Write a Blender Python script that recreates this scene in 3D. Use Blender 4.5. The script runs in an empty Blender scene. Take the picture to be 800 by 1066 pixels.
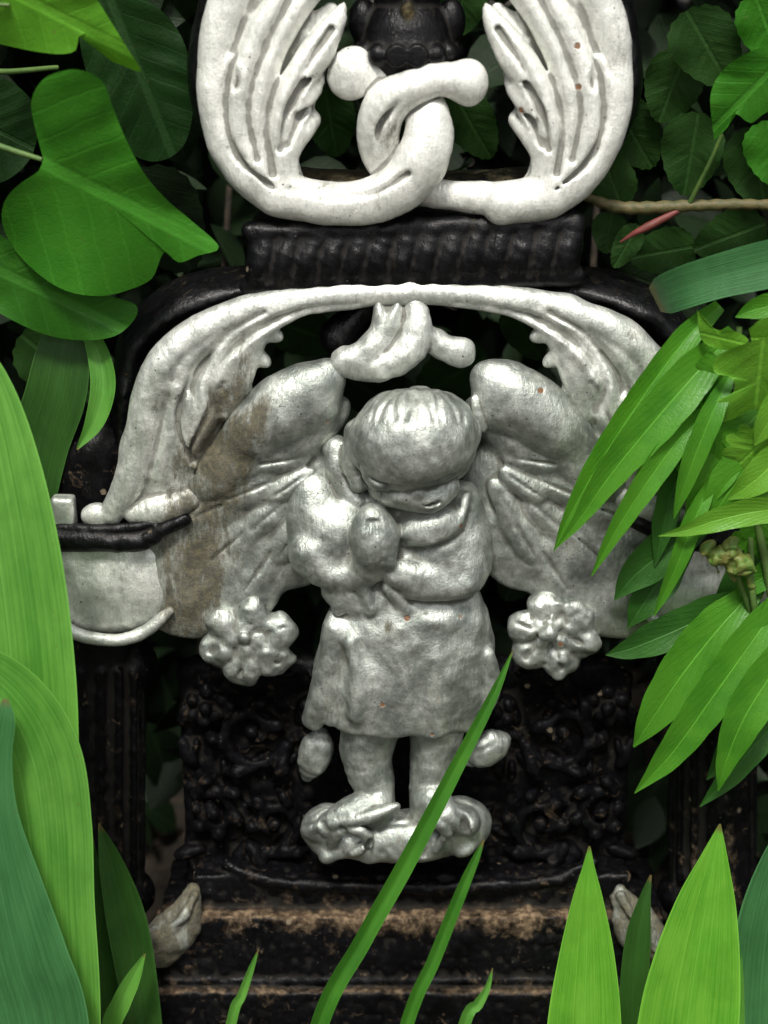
import bpy, math, random
import numpy as np
from mathutils import Vector

random.seed(7)
rng = np.random.default_rng(11)
scene = bpy.context.scene
COL = scene.collection

# ------------------------------------------------------------------ camera frame
S = 0.0005                     # metres per layout unit on the front plane of the ornament
PITCH = math.radians(18)
DIST = 0.95
TH = 0.20 / DIST               # half width tangent
CP, SP = math.cos(PITCH), math.sin(PITCH)
ZC = 0.335                     # height of the aim point above the soil
CAM = np.array([0.0, -DIST * CP, ZC + DIST * SP])


def P(x, y, h=0.0):
    """layout point (x, y) standing h units in front of the ornament's front plane -> world"""
    a = (x - 400.0) / 400.0 * TH
    b = (533.0 - y) / 400.0 * TH
    d = np.array([a, CP + b * SP, -SP + b * CP])
    t = (-h * S - CAM[1]) / d[1]
    return CAM + d * t


def inv(V):
    """world points -> layout x, y, h"""
    q = V - CAM
    f = q[:, 1] * CP - q[:, 2] * SP
    u = q[:, 1] * SP + q[:, 2] * CP
    return 400 + 400 * q[:, 0] / f / TH, 533 - 400 * u / f / TH, -V[:, 1] / S


# ------------------------------------------------------------------ object helpers
def empty(name, loc, label=None, cat=None, group=None):
    o = bpy.data.objects.new(name, None)
    o.empty_display_size = 0.02
    COL.objects.link(o)
    o.location = loc
    if label: o['label'] = label
    if cat: o['category'] = cat
    if group: o['group'] = group
    return o


def link(name, me, mat, parent=None):
    o = bpy.data.objects.new(name, me)
    COL.objects.link(o)
    if mat: me.materials.append(mat)
    if parent is not None:
        o.parent = parent
        w = Vector((0, 0, 0)); q = parent
        while q is not None:
            w += Vector(q.location); q = q.parent
        o.location = -w
    return o


def mesh_np(name, V, Q):
    me = bpy.data.meshes.new(name)
    n = len(V); m = len(Q); k = Q.shape[1]
    me.vertices.add(n); me.vertices.foreach_set('co', np.asarray(V, np.float32).ravel())
    me.loops.add(m * k); me.loops.foreach_set('vertex_index', np.asarray(Q, np.int32).ravel())
    me.polygons.add(m)
    me.polygons.foreach_set('loop_start', np.arange(0, m * k, k, dtype=np.int32))
    me.polygons.foreach_set('use_smooth', np.ones(m, bool))
    me.update(calc_edges=True); me.validate()
    return me


# ------------------------------------------------------------------ implicit modelling
def crom(pts, step=7.0):
    p = np.array(pts, float)
    if len(p) < 2: return p
    e = np.vstack([2 * p[0] - p[1], p, 2 * p[-1] - p[-2]])
    out = []
    for i in range(1, len(e) - 2):
        n = max(1, int(np.linalg.norm(e[i + 1][:2] - e[i][:2]) / step))
        for j in range(n):
            t = j / n
            out.append(0.5 * ((2 * e[i]) + (-e[i - 1] + e[i + 1]) * t + (2 * e[i - 1] - 5 * e[i] + 4 * e[i + 1] - e[i + 2]) * t * t
                              + (-e[i - 1] + 3 * e[i] - 3 * e[i + 1] + e[i + 2]) * t ** 3))
    out.append(p[-1])
    return np.array(out)


def vnoise(shape, cell, seed):
    r = np.random.default_rng(seed)
    a = r.standard_normal([int(s / cell) + 3 for s in shape]).astype(np.float32)
    for ax, s in enumerate(shape):
        u = np.arange(s) / cell
        i = u.astype(int); f = u - i; f = (f * f * (3 - 2 * f)).astype(np.float32)
        sh = [1, 1, 1]; sh[ax] = s; f = f.reshape(sh)
        a = np.take(a, i, ax) * (1 - f) + np.take(a, i + 1, ax) * f
    return a


class Field:
    def __init__(self, box, h0, h1, res):
        x0, y0, x1, y1 = box
        c = np.array([P(x, y, h) for x in (x0, x1) for y in (y0, y1) for h in (h0, h1)])
        self.lo = c.min(0); hi = c.max(0); self.res = res
        self.n = np.ceil((hi - self.lo) / res).astype(int) + 1
        self.F = np.full(self.n, 0.03, np.float32)

    def local(self, lo, hi):
        a = np.clip(np.floor((lo - self.lo) / self.res).astype(int), 0, self.n)
        b = np.clip(np.ceil((hi - self.lo) / self.res).astype(int) + 1, 0, self.n)
        if np.any(b - a < 1): return None
        g = [(self.lo[i] + np.arange(a[i], b[i]) * self.res).astype(np.float32) for i in range(3)]
        return (slice(a[0], b[0]), slice(a[1], b[1]), slice(a[2], b[2])), g[0][:, None, None], g[1][None, :, None], g[2][None, None, :]

    def blend(self, sl, d, k, sub=False):
        A = self.F[sl]; k = k * S
        if sub:
            B = -d
            q = np.maximum(k - np.abs(A - B), 0) / k
            self.F[sl] = np.maximum(A, B) + q * q * k * 0.25
        else:
            q = np.maximum(k - np.abs(A - d), 0) / k
            self.F[sl] = np.minimum(A, d) - q * q * k * 0.25

    def tube(self, pts, k=4, fy=1.0, sub=False, disp=None, raw=False):
        p = np.array(pts, float) if raw else crom(pts)
        w = np.array([P(q[0], q[1], q[2]) for q in p]); r = np.maximum(p[:, 3], 1.0) * S
        m = (k + 5) * S + 2 * self.res
        R = (r.max() + m) * max(1, fy) + 4 * self.res
        L = self.local(w.min(0) - R, w.max(0) + R)
        if L is None: return self
        sl, gx, gy, gz = L
        d = np.full(self.F[sl].shape, 0.03, np.float32)
        off = [s.start for s in sl]
        for i in range(max(1, len(w) - 1)):
            a = w[i]; b = w[min(i + 1, len(w) - 1)]; ra = r[i]; rb = r[min(i + 1, len(w) - 1)]
            rr = max(ra, rb)
            ext = np.array([rr + m, rr * fy + m * max(1, fy), rr + m])
            L2 = self.local(np.minimum(a, b) - ext, np.maximum(a, b) + ext)
            if L2 is None: continue
            s2, x, y, z = L2
            s3 = tuple(slice(s2[j].start - off[j], s2[j].stop - off[j]) for j in range(3))
            ab = b - a; ab[1] /= fy
            L2n = float(ab @ ab) + 1e-12
            px = x - a[0]; py = (y - a[1]) / fy; pz = z - a[2]
            t = np.clip((px * ab[0] + py * ab[1] + pz * ab[2]) / L2n, 0, 1)
            dd = np.sqrt((px - t * ab[0]) ** 2 + (py - t * ab[1]) ** 2 + (pz - t * ab[2]) ** 2) - (ra + (rb - ra) * t)
            if fy < 1: dd = dd * (0.5 + 0.5 * fy)
            d[s3] = np.minimum(d[s3], dd)
        if disp is not None: d = d + disp(gx, gy, gz)
        self.blend(sl, d, k, sub)
        return self

    def ell(self, x, y, h, rx, ry, rh, k=4, rot=0, sub=False, disp=None):
        c = P(x, y, h); r = np.array([rx, rh, ry]) * S
        R = max(rx, ry) * S + (k + 6) * S
        e = np.array([R, rh * S + (k + 6) * S, R])
        L = self.local(c - e, c + e)
        if L is None: return self
        sl, gx, gy, gz = L
        ca, sa = math.cos(math.radians(rot)), math.sin(math.radians(rot))
        X = gx - c[0]; Z = gz - c[2]; Y = gy - c[1]
        U = (ca * X + sa * Z); W = (-sa * X + ca * Z)
        n0 = np.sqrt((U / r[0]) ** 2 + (Y / r[1]) ** 2 + (W / r[2]) ** 2) + 1e-6
        n1 = np.sqrt((U / r[0] ** 2) ** 2 + (Y / r[1] ** 2) ** 2 + (W / r[2] ** 2) ** 2) + 1e-6
        d = n0 * (n0 - 1) / n1
        if disp is not None: d = d + disp(gx, gy, gz)
        self.blend(sl, d, k, sub)
        return self

    def box(self, x0, y0, x1, y1, h0, h1, rnd=4, k=2, sub=False, disp=None, tilt=0):
        c0 = P(x0, y0, h1); c1 = P(x1, y1, h1)
        lo = np.array([c0[0], -h1 * S, c1[2]]); hi = np.array([c1[0], -h0 * S, c0[2]])
        c = (lo + hi) / 2; e = (hi - lo) / 2 - rnd * S
        mm = (rnd + k + 6) * S
        L = self.local(lo - mm, hi + mm)
        if L is None: return self
        sl, gx, gy, gz = L
        Z = gz - c[2] - tilt * (gx - c[0])
        qx = np.abs(gx - c[0]) - e[0]; qy = np.abs(gy - c[1]) - e[1]; qz = np.abs(Z) - e[2]
        o = np.sqrt(np.maximum(qx, 0) ** 2 + np.maximum(qy, 0) ** 2 + np.maximum(qz, 0) ** 2)
        d = o + np.minimum(np.maximum(qx, np.maximum(qy, qz)), 0) - rnd * S
        if disp is not None: d = d + disp(gx, gy, gz)
        self.blend(sl, d, k, sub)
        return self

    def rough(self, cell, amp, seed):
        self.F += vnoise(self.n, cell * S / self.res, seed) * (amp * S)
        return self

    def mesh(self, name, smooth=1):
        F = self.F
        F[0] = F[-1] = 0.01; F[:, 0] = F[:, -1] = 0.01; F[:, :, 0] = F[:, :, -1] = 0.01
        ins = F < 0
        nx, ny, nz = F.shape
        c = np.zeros((nx - 1, ny - 1, nz - 1), np.int8)
        for i in (0, 1):
            for j in (0, 1):
                for k in (0, 1):
                    c += ins[i:nx - 1 + i, j:ny - 1 + j, k:nz - 1 + k]
        act = (c > 0) & (c < 8)
        idx = np.full(act.shape, -1, np.int32)
        I, J, K = np.nonzero(act)
        idx[I, J, K] = np.arange(len(I))
        acc = np.zeros((len(I), 3)); cnt = np.zeros(len(I))
        cor = [(i, j, k) for i in (0, 1) for j in (0, 1) for k in (0, 1)]
        for a in cor:
            for ax in range(3):
                if a[ax]: continue
                b = list(a); b[ax] = 1
                fa = F[I + a[0], J + a[1], K + a[2]]; fb = F[I + b[0], J + b[1], K + b[2]]
                x = (fa < 0) != (fb < 0)
                t = np.where(x, fa / np.where(x, fa - fb, 1), 0)
                p = np.array(a, float)[None].repeat(len(I), 0); p[:, ax] += t
                acc += np.where(x[:, None], p, 0); cnt += x
        V = self.lo + (np.stack([I, J, K], 1) + acc / cnt[:, None]) * self.res
        Qs = []
        for ax in range(3):
            o1, o2 = (ax + 1) % 3, (ax + 2) % 3
            sa = [slice(1, -1)] * 3; sa[ax] = slice(0, -1)
            sb = [slice(1, -1)] * 3; sb[ax] = slice(1, None)
            A = ins[tuple(sa)]; B = ins[tuple(sb)]
            e = np.argwhere(A != B)
            if not len(e): continue
            fl = A[tuple(e.T)]
            base = e.copy(); base[:, o1] += 1; base[:, o2] += 1
            d1 = np.zeros(3, int); d1[o1] = 1; d2 = np.zeros(3, int); d2[o2] = 1
            g = lambda q: idx[q[:, 0], q[:, 1], q[:, 2]]
            q = np.stack([g(base - d1 - d2), g(base - d2), g(base), g(base - d1)], 1)
            q[~fl] = q[~fl][:, ::-1]
            Qs.append(q)
        Q = np.vstack(Qs)
        for _ in range(smooth):
            a = np.zeros_like(V); n = np.zeros(len(V))
            for i in range(4):
                for j in (1, 3):
                    np.add.at(a, Q[:, i], V[Q[:, (i + j) % 4]]); np.add.at(n, Q[:, i], 1)
            V = V * 0.5 + 0.5 * a / np.maximum(n, 1)[:, None]
        me = mesh_np(name, V, Q)
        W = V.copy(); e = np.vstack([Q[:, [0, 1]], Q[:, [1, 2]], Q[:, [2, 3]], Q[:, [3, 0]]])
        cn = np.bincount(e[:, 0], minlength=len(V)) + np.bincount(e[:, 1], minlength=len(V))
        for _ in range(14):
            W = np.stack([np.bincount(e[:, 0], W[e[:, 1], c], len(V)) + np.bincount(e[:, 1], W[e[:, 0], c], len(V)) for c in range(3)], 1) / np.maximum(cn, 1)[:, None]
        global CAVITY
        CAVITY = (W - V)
        return me, V


def paint(me, V, black=None, dirt=None):
    """point attribute 'wear': R = black enamel, G = caked dirt"""
    x, y, h = inv(V)
    n = np.empty(len(V) * 3, np.float32); me.vertices.foreach_get('normal', n); n = n.reshape(-1, 3)
    c = np.zeros((len(V), 4), np.float32); c[:, 3] = 1
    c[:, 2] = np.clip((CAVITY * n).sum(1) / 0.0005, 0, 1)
    if black is not None: c[:, 0] = np.clip(black(x, y, h, n), 0, 1)
    if dirt is not None: c[:, 1] = np.clip(dirt(x, y, h, n), 0, 1)
    at = me.attributes.new('wear', 'FLOAT_COLOR', 'POINT')
    at.data.foreach_set('color', c.ravel())


def sm(a, b, t):
    t = np.clip((t - a) / (b - a), 0, 1)
    return t * t * (3 - 2 * t)


def blob(x, y, cx, cy, rx, ry, rot=0):
    a = math.radians(rot); u = (x - cx) * math.cos(a) + (y - cy) * math.sin(a); v = -(x - cx) * math.sin(a) + (y - cy) * math.cos(a)
    return np.exp(-((u / rx) ** 2 + (v / ry) ** 2))


# ------------------------------------------------------------------ materials
class NT:
    def __init__(self, name):
        self.m = bpy.data.materials.new(name); self.m.use_nodes = True
        self.t = self.m.node_tree; self.t.nodes.clear()
        self.out = self.n('ShaderNodeOutputMaterial')

    def n(self, typ, **kw):
        nd = self.t.nodes.new(typ)
        for k, v in kw.items():
            if k.startswith('_'): setattr(nd, k[1:], v)
            else:
                key = k.replace('__', ' ')
                s = nd.inputs[int(key[1:])] if key[0] == 'i' and key[1:].isdigit() else nd.inputs[key]
                self.set(s, v)
        return nd

    def set(self, s, v):
        if isinstance(v, bpy.types.NodeSocket): self.t.links.new(v, s)
        else: s.default_value = v

    def noise(self, vec, scale, detail=4, rough=0.55, dist=0.0):
        return self.n('ShaderNodeTexNoise', Vector=vec, Scale=scale, Detail=detail, Roughness=rough, Distortion=dist).outputs['Fac']

    def ramp(self, fac, a, b, c0=0.0, c1=1.0):
        return self.n('ShaderNodeMapRange', _interpolation_type='SMOOTHSTEP', i0=fac, i1=a, i2=b, i3=c0, i4=c1).outputs[0]

    def math(self, op, a, b=0.0):
        return self.n('ShaderNodeMath', _operation=op, i0=a, i1=b).outputs[0]

    def mix(self, f, a, b):
        nd = self.n('ShaderNodeMix', _data_type='RGBA')
        self.set(nd.inputs[0], f); self.set(nd.inputs[6], a); self.set(nd.inputs[7], b)
        return nd.outputs[2]

    def mapping(self, vec, sc, rot=(0, 0, 0)):
        return self.n('ShaderNodeMapping', Vector=vec, Scale=sc, Rotation=rot).outputs[0]


def rgb(r, g, b): return (r, g, b, 1.0)


def metal_material(name, silver=True, rusty=0.0, c0=(0.24, 0.265, 0.24), c1=(0.58, 0.605, 0.555), metal=0.86, ro0=0.42, ro1=0.58, grime=1.0, spec=0.22):
    T = NT(name)
    co = T.n('ShaderNodeTexCoord').outputs['Object']
    wear = T.n('ShaderNodeAttribute', _attribute_name='wear').outputs['Color']
    sep = T.n('ShaderNodeSeparateColor', Color=wear)
    R, G, B = sep.outputs[0], sep.outputs[1], sep.outputs[2]
    n1 = T.noise(co, 70, 6, 0.62); n2 = T.noise(co, 260, 4, 0.6)
    st = T.noise(T.mapping(co, (1, 1, 0.22)), 620, 3, 0.6)
    n4 = T.noise(co, 900, 2)
    # aluminium paint
    sil = T.mix(T.ramp(n1, 0.32, 0.68), rgb(*c0), rgb(*c1))
    sil = T.mix(T.math('MULTIPLY', T.ramp(st, 0.52, 0.72), 0.5 * grime), sil, rgb(0.30, 0.32, 0.30))
    fn = T.noise(co, 1500, 3, 0.7)
    sil = T.mix(T.math('MULTIPLY', T.ramp(fn, 0.50, 0.72), 0.55 * grime), sil, rgb(0.22, 0.235, 0.215))
    sil = T.mix(T.math('MULTIPLY', T.ramp(T.noise(T.mapping(co, (1, 1, 0.5)), 130, 5, 0.7), 0.50, 0.70), 0.40 * grime), sil, rgb(0.24, 0.25, 0.22))
    blk = T.mix(T.ramp(n2, 0.45, 0.75), rgb(0.0025, 0.0025, 0.003), rgb(0.006, 0.006, 0.0075))
    edge = T.ramp(T.math('ADD', R, T.math('MULTIPLY', T.math('SUBTRACT', n2, 0.5), 0.9)), 0.42, 0.58)
    fac_b = edge if silver else 1.0
    col = T.mix(fac_b, sil, blk)
    # caked dirt
    dn = T.math('ADD', G, T.math('MULTIPLY', T.math('SUBTRACT', T.noise(T.mapping(co, (1, 1, 0.9 if rusty else 0.3)), 70 if rusty else 120, 7, 0.75), 0.5), 3.0))
    df = T.ramp(dn, 0.22, 1.0)
    dcol = T.mix(T.ramp(T.noise(co, 330, 4, 0.7), 0.35, 0.7), rgb(0.026, 0.021, 0.008), rgb(0.095, 0.075, 0.034))
    if rusty:
        dcol = T.mix(T.ramp(n2, 0.4, 0.65), rgb(0.075, 0.050, 0.030), rgb(0.24, 0.17, 0.105))
    df = T.math('MULTIPLY', df, 0.88)
    col = T.mix(df, col, dcol)
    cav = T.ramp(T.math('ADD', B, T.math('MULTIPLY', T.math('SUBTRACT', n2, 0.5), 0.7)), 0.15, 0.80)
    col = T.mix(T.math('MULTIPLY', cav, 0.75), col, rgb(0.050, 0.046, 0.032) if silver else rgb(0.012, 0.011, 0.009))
    # chips with rust
    vor = T.n('ShaderNodeTexVoronoi', Vector=co, Scale=75.0, Randomness=1.0)
    chip = T.math('MULTIPLY', T.ramp(T.math('ADD', vor.outputs['Distance'], T.math('MULTIPLY', n4, 0.10)), 0.20, 0.13),
                  T.ramp(T.n('ShaderNodeSeparateColor', Color=vor.outputs['Color']).outputs[0], 0.86, 0.90))
    col = T.mix(chip, col, T.mix(n4, rgb(0.10, 0.03, 0.012), rgb(0.25, 0.14, 0.07)) if silver else rgb(0.16, 0.13, 0.09))
    if rusty:
        rn = T.math('MULTIPLY', T.ramp(T.noise(co, 95, 6, 0.7, 0.6), 0.60, 0.70), rusty)
        col = T.mix(rn, col, T.mix(n2, rgb(0.06, 0.045, 0.03), rgb(0.24, 0.17, 0.11)))
    dull = T.math('MAXIMUM', T.math('MAXIMUM', df, chip), T.math('MULTIPLY', cav, 0.8))
    if rusty: dull = T.math('MAXIMUM', dull, rn)
    pit = T.math('MULTIPLY', T.ramp(T.n('ShaderNodeTexVoronoi', Vector=co, Scale=210.0).outputs['Distance'], 0.15, 0.07), T.ramp(T.noise(co, 55, 3), 0.50, 0.62))
    col = T.mix(T.math('MULTIPLY', pit, 0.85), col, rgb(0.05, 0.045, 0.035))
    met_s = T.math('MULTIPLY', T.math('SUBTRACT', 1.0, dull), metal)
    if silver: met = T.math('MULTIPLY', met_s, T.math('SUBTRACT', 1.0, edge))
    else: met = 0.0
    ro_s = T.ramp(n2, 0.3, 0.7, ro0, ro1)
    ro = T.mix(fac_b, ro_s, T.ramp(n1, 0.3, 0.7, 0.24, 0.46))
    ro = T.mix(dull, ro, rgb(0.85, 0.85, 0.85))
    hgt = T.math('ADD', T.math('ADD', T.math('MULTIPLY', st, 0.8), T.math('MULTIPLY', n4, 0.3)), T.math('MULTIPLY', n2, 0.6))
    hgt = T.math('SUBTRACT', hgt, T.math('MULTIPLY', chip, 0.8))
    hgt = T.math('ADD', hgt, T.math('MULTIPLY', T.math('MULTIPLY', df, n4), 0.5))
    bmp = T.n('ShaderNodeBump', Height=T.math('ADD', hgt, T.math('MULTIPLY', fn, 0.22)), Strength=0.55, Distance=0.0009).outputs[0]
    b = T.n('ShaderNodeBsdfPrincipled', Base__Color=col, Metallic=met, Roughness=ro, Normal=bmp)
    b.inputs['Specular IOR Level'].default_value = 0.32 if silver else spec
    T.t.links.new(b.outputs[0], T.out.inputs[0])
    return T.m


def leaf_material(name, c0, c1, kind='parallel', trans=0.30, gloss=0.42, blem=0.6):
    T = NT(name)
    uv = T.n('ShaderNodeUVMap', _uv_map='UVMap').outputs[0]
    co = T.n('ShaderNodeTexCoord').outputs['Object']
    s = T.n('ShaderNodeSeparateXYZ', Vector=uv); u, v = s.outputs[0], s.outputs[1]
    cl = T.noise(co, 38, 4)
    fine = T.noise(co, 500, 3)
    if kind == 'parallel':
        pv = T.noise(T.mapping(uv, (1.4, 34, 1)), 1.0, 3, 0.5, 0.15)
        col = T.mix(T.ramp(T.math('ADD', T.math('MULTIPLY', pv, 0.5), T.math('MULTIPLY', T.noise(T.mapping(co, (1, 1, 0.35)), 55, 5, 0.6), 0.5)), 0.36, 0.62), c0, c1)
        mr = T.ramp(T.math('ABSOLUTE', T.math('SUBTRACT', v, 0.5)), 0.0, 0.035, 0.35, 0.0)
        col = T.mix(mr, col, tuple(min(1, 1.3 * q + 0.01) for q in c1[:3]) + (1,))
        pv2 = T.noise(T.mapping(uv, (1.0, 90, 1)), 1.0, 2)
        col = T.mix(T.math('MULTIPLY', T.ramp(pv2, 0.5, 0.75), 0.18), col, tuple(0.55 * q for q in c0[:3]) + (1,))
        hgt = T.math('ADD', pv, T.math('MULTIPLY', pv2, 0.6))
        dist = 0.0006
    else:
        av = T.math('ABSOLUTE', T.math('SUBTRACT', v, 0.5))
        w = T.math('SINE', T.math('ADD', T.math('MULTIPLY', T.math('SUBTRACT', u, T.math('MULTIPLY', av, 0.9)), 52.0), T.math('MULTIPLY', cl, 3.0)))
        side = T.ramp(w, 0.90, 1.0)
        mid = T.ramp(av, 0.012, 0.03, 1.0, 0.0)
        vein = T.math('MAXIMUM', T.math('MULTIPLY', side, 0.45), T.math('MULTIPLY', mid, 1.6))
        net = T.n('ShaderNodeTexVoronoi', _feature='DISTANCE_TO_EDGE', Vector=co, Scale=260.0).outputs['Distance']
        col = T.mix(T.ramp(cl, 0.3, 0.7), c0, c1)
        col = T.mix(T.math('MINIMUM', T.math('MULTIPLY', vein, 0.30), 0.5), col, tuple(min(1, 1.7 * q + 0.015) for q in c1[:3]) + (1,))
        hgt = T.math('ADD', T.math('MULTIPLY', T.math('SUBTRACT', T.math('MULTIPLY', T.ramp(w, -1, 1), 0.22), T.math('MULTIPLY', vein, 0.6)), 0.6), T.ramp(net, 0.0, 0.14, 0.0, 0.10))
        dist = 0.0009
    col = T.mix(T.math('MULTIPLY', T.ramp(cl, 0.48, 0.72), 0.35), col, tuple(0.7 * q for q in c0[:3]) + (1,))
    if kind == 'parallel':
        mg = T.ramp(T.math('ABSOLUTE', T.math('SUBTRACT', v, 0.5)), 0.470, 0.497)
        col = T.mix(T.math('MULTIPLY', mg, 0.45), col, tuple(min(1, 1.6 * q + 0.02) for q in c1[:3]) + (1,))
        tb = T.ramp(T.math('ADD', u, T.math('MULTIPLY', T.math('SUBTRACT', cl, 0.5), 0.06)), 0.975, 0.995)
        col = T.mix(T.math('MULTIPLY', tb, 0.85), col, rgb(0.16, 0.11, 0.04))
    if blem:
        bl = T.math('MULTIPLY', T.ramp(T.noise(co, 210, 5, 0.75), 0.665, 0.70), blem)
        col = T.mix(bl, col, rgb(0.12, 0.09, 0.03))
    bmp = T.n('ShaderNodeBump', Height=T.math('ADD', hgt, T.math('MULTIPLY', fine, 0.25)), Strength=0.5, Distance=dist).outputs[0]
    b = T.n('ShaderNodeBsdfPrincipled', Base__Color=col, Roughness=T.ramp(fine, 0.3, 0.7, gloss - 0.05, gloss + 0.1), Normal=bmp)
    b.inputs['Specular IOR Level'].default_value = 0.35
    tr = T.n('ShaderNodeBsdfTranslucent', Color=T.mix(0.5, col, rgb(c1[0] * 1.6, c1[1] * 1.35, c1[2] * 0.5)), Normal=bmp)
    mx = T.n('ShaderNodeMixShader', i0=trans, i1=b.outputs[0], i2=tr.outputs[0])
    T.t.links.new(mx.outputs[0], T.out.inputs[0])
    return T.m


def simple_material(name, c0, c1, scale=80, rough=0.6, bump=0.001):
    T = NT(name)
    co = T.n('ShaderNodeTexCoord').outputs['Object']
    n = T.noise(co, scale, 6, 0.65)
    col = T.mix(T.ramp(n, 0.3, 0.7), c0, c1)
    bmp = T.n('ShaderNodeBump', Height=n, Strength=0.8, Distance=bump).outputs[0]
    b = T.n('ShaderNodeBsdfPrincipled', Base__Color=col, Roughness=rough, Normal=bmp)
    T.t.links.new(b.outputs[0], T.out.inputs[0])
    return T.m


M = {
    'silver': metal_material('silver_paint', True),
    'silver_arch': metal_material('lit_silver_paint', True, 0.0, (0.42, 0.445, 0.405), (0.82, 0.83, 0.77), 0.68, 0.40, 0.55, 0.85),  # arch silver lightened; the brighter light up there is put into the colour
    'silver_chalky_lit': metal_material('chalked_lit_silver_paint', True, 0.0, (0.70, 0.71, 0.65), (0.90, 0.90, 0.84), 0.42, 0.40, 0.55, 0.6),  # chalky crest paint, lightened further to hold its blown-out brightness
    'black': metal_material('black_enamel', False),
    'rusty': metal_material('rusted_black_enamel', False, 0.35, spec=0.05),
    'base': metal_material('rusted_black_base', False, 0.5, spec=0.12),
    'tulip': leaf_material('tulip_leaf_green', rgb(0.065, 0.23, 0.028), rgb(0.14, 0.36, 0.055)),
    'tulip_bright': leaf_material('tulip_leaf_bright', rgb(0.085, 0.32, 0.020), rgb(0.17, 0.44, 0.04)),
    'tulip_blue': leaf_material('tulip_leaf_bluish', rgb(0.035, 0.13, 0.040), rgb(0.06, 0.20, 0.065)),
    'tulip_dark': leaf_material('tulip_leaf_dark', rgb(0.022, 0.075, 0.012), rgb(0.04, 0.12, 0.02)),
    'grass': leaf_material('grass_green', rgb(0.030, 0.14, 0.010), rgb(0.055, 0.20, 0.016)),
    'lance': leaf_material('lanceolate_green', rgb(0.045, 0.19, 0.011), rgb(0.085, 0.28, 0.018), 'pinnate', 0.28),
    'lance_bright': leaf_material('lanceolate_bright', rgb(0.10, 0.28, 0.020), rgb(0.15, 0.36, 0.030), 'pinnate', 0.3),
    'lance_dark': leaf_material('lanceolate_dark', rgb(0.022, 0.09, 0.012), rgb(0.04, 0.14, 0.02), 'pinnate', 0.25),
    'heart': leaf_material('heart_leaf_green', rgb(0.028, 0.155, 0.008), rgb(0.046, 0.21, 0.013), 'pinnate', 0.22, 0.45),
    'heart_bright': leaf_material('heart_leaf_bright', rgb(0.09, 0.30, 0.016), rgb(0.13, 0.38, 0.025), 'pinnate', 0.28, 0.45),
    'heart_dark': leaf_material('heart_leaf_shaded', rgb(0.006, 0.030, 0.0035), rgb(0.010, 0.042, 0.0055), 'pinnate', 0.22, 0.5),  # heart leaf copy for the rear leaves, their shade put into the colour
    'heart_mid': leaf_material('heart_leaf_half_shaded', rgb(0.022, 0.115, 0.007), rgb(0.034, 0.15, 0.011), 'pinnate', 0.2, 0.5),  # in-between copy; shade under the upper leaf is put into its colour
    'shade': leaf_material('shade_leaf', rgb(0.012, 0.046, 0.005), rgb(0.020, 0.066, 0.008), 'pinnate', 0.2, 0.55),  # background leaf, part of the shade there mixed into its colour
    'deep': leaf_material('deep_leaf', rgb(0.003, 0.012, 0.0015), rgb(0.006, 0.020, 0.003), 'pinnate', 0.12, 0.6),  # near-black leaf; darkness of the deep background put into its colour
    'stem': simple_material('green_stem', rgb(0.05, 0.11, 0.02), rgb(0.09, 0.16, 0.03)),
    'cane': simple_material('brown_cane', rgb(0.05, 0.055, 0.015), rgb(0.11, 0.085, 0.03), 200),
    'red': simple_material('red_petiole', rgb(0.09, 0.02, 0.012), rgb(0.17, 0.035, 0.03)),
    'bud': simple_material('bud_green', rgb(0.06, 0.15, 0.015), rgb(0.14, 0.13, 0.03), 150),
    'soil': simple_material('dark_soil', rgb(0.012, 0.009, 0.006), rgb(0.045, 0.033, 0.02), 60, 0.9, 0.006),
}

# ------------------------------------------------------------------ the ornament
RES = 0.0008
orn = empty('angel_ornament', P(424, 1085, -40),
            'silver and black painted cast iron ornament with a winged praying cherub under a scrolled arch', 'garden ornament')


def mir(pts, ax): return [(2 * ax - p[0],) + tuple(p[1:]) for p in pts]


# --- crest of two interlaced acanthus scrolls
F = Field((165, -130, 700, 255), -125, 60, RES)
half = [
    ([(345, -125, -2, 18), (292, -78, 0, 20), (254, -28, 2, 21), (232, 24, 3, 20), (224, 85, 4, 18), (231, 135, 4, 18), (255, 178, 4, 19), (292, 204, 4, 21), (340, 211, 6, 21)], 7, 0.85),
    ([(372, -95, 4, 16), (335, -50, 6, 16), (296, -5, 10, 15), (264, 47, 13, 14), (250, 100, 14, 14), (255, 150, 13, 14), (280, 186, 10, 15), (325, 206, 6, 15)], 6, 0.8),
    ([(345, -45, 6, 15), (314, 0, 12, 14), (288, 45, 15, 13), (271, 100, 15, 12), (268, 150, 13, 12), (285, 190, 9, 12)], 5, 0.8),
    ([(358, 4, 6, 2), (352, 18, 10, 9), (332, 50, 15, 16), (303, 98, 16, 16), (287, 150, 14, 13), (290, 190, 9, 13)], 4, 0.8),
    ([(334, 74, 4, 4), (323, 92, 11, 12), (303, 126, 14, 14), (291, 165, 12, 12), (300, 195, 8, 12)], 4, 0.8),
    ([(323, 124, 2, 10), (313, 136, 9, 12), (300, 160, 11, 11), (300, 188, 8, 11)], 3.5, 0.8),
    ([(335, -80, -6, 36), (280, 0, -4, 40), (260, 90, -4, 40), (268, 150, -4, 34), (292, 190, -4, 24)], 6, 0.4),
    ([(345, 10, -3, 8), (322, 50, -3, 22), (300, 110, -3, 24), (290, 160, -3, 18)], 5, 0.4),
]
for pts, k, fy in half:
    F.tube(pts, k, fy); F.tube(mir(pts, 432), k, fy)
for sgn in (0, 1):
    e = (244, 84) if not sgn else (620, 84)
    F.ell(e[0], e[1], 16, 13, 26, 10, 4)
    F.ell(e[0], e[1] - 2, 27, 6, 12, 7, 3, sub=True)
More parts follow.
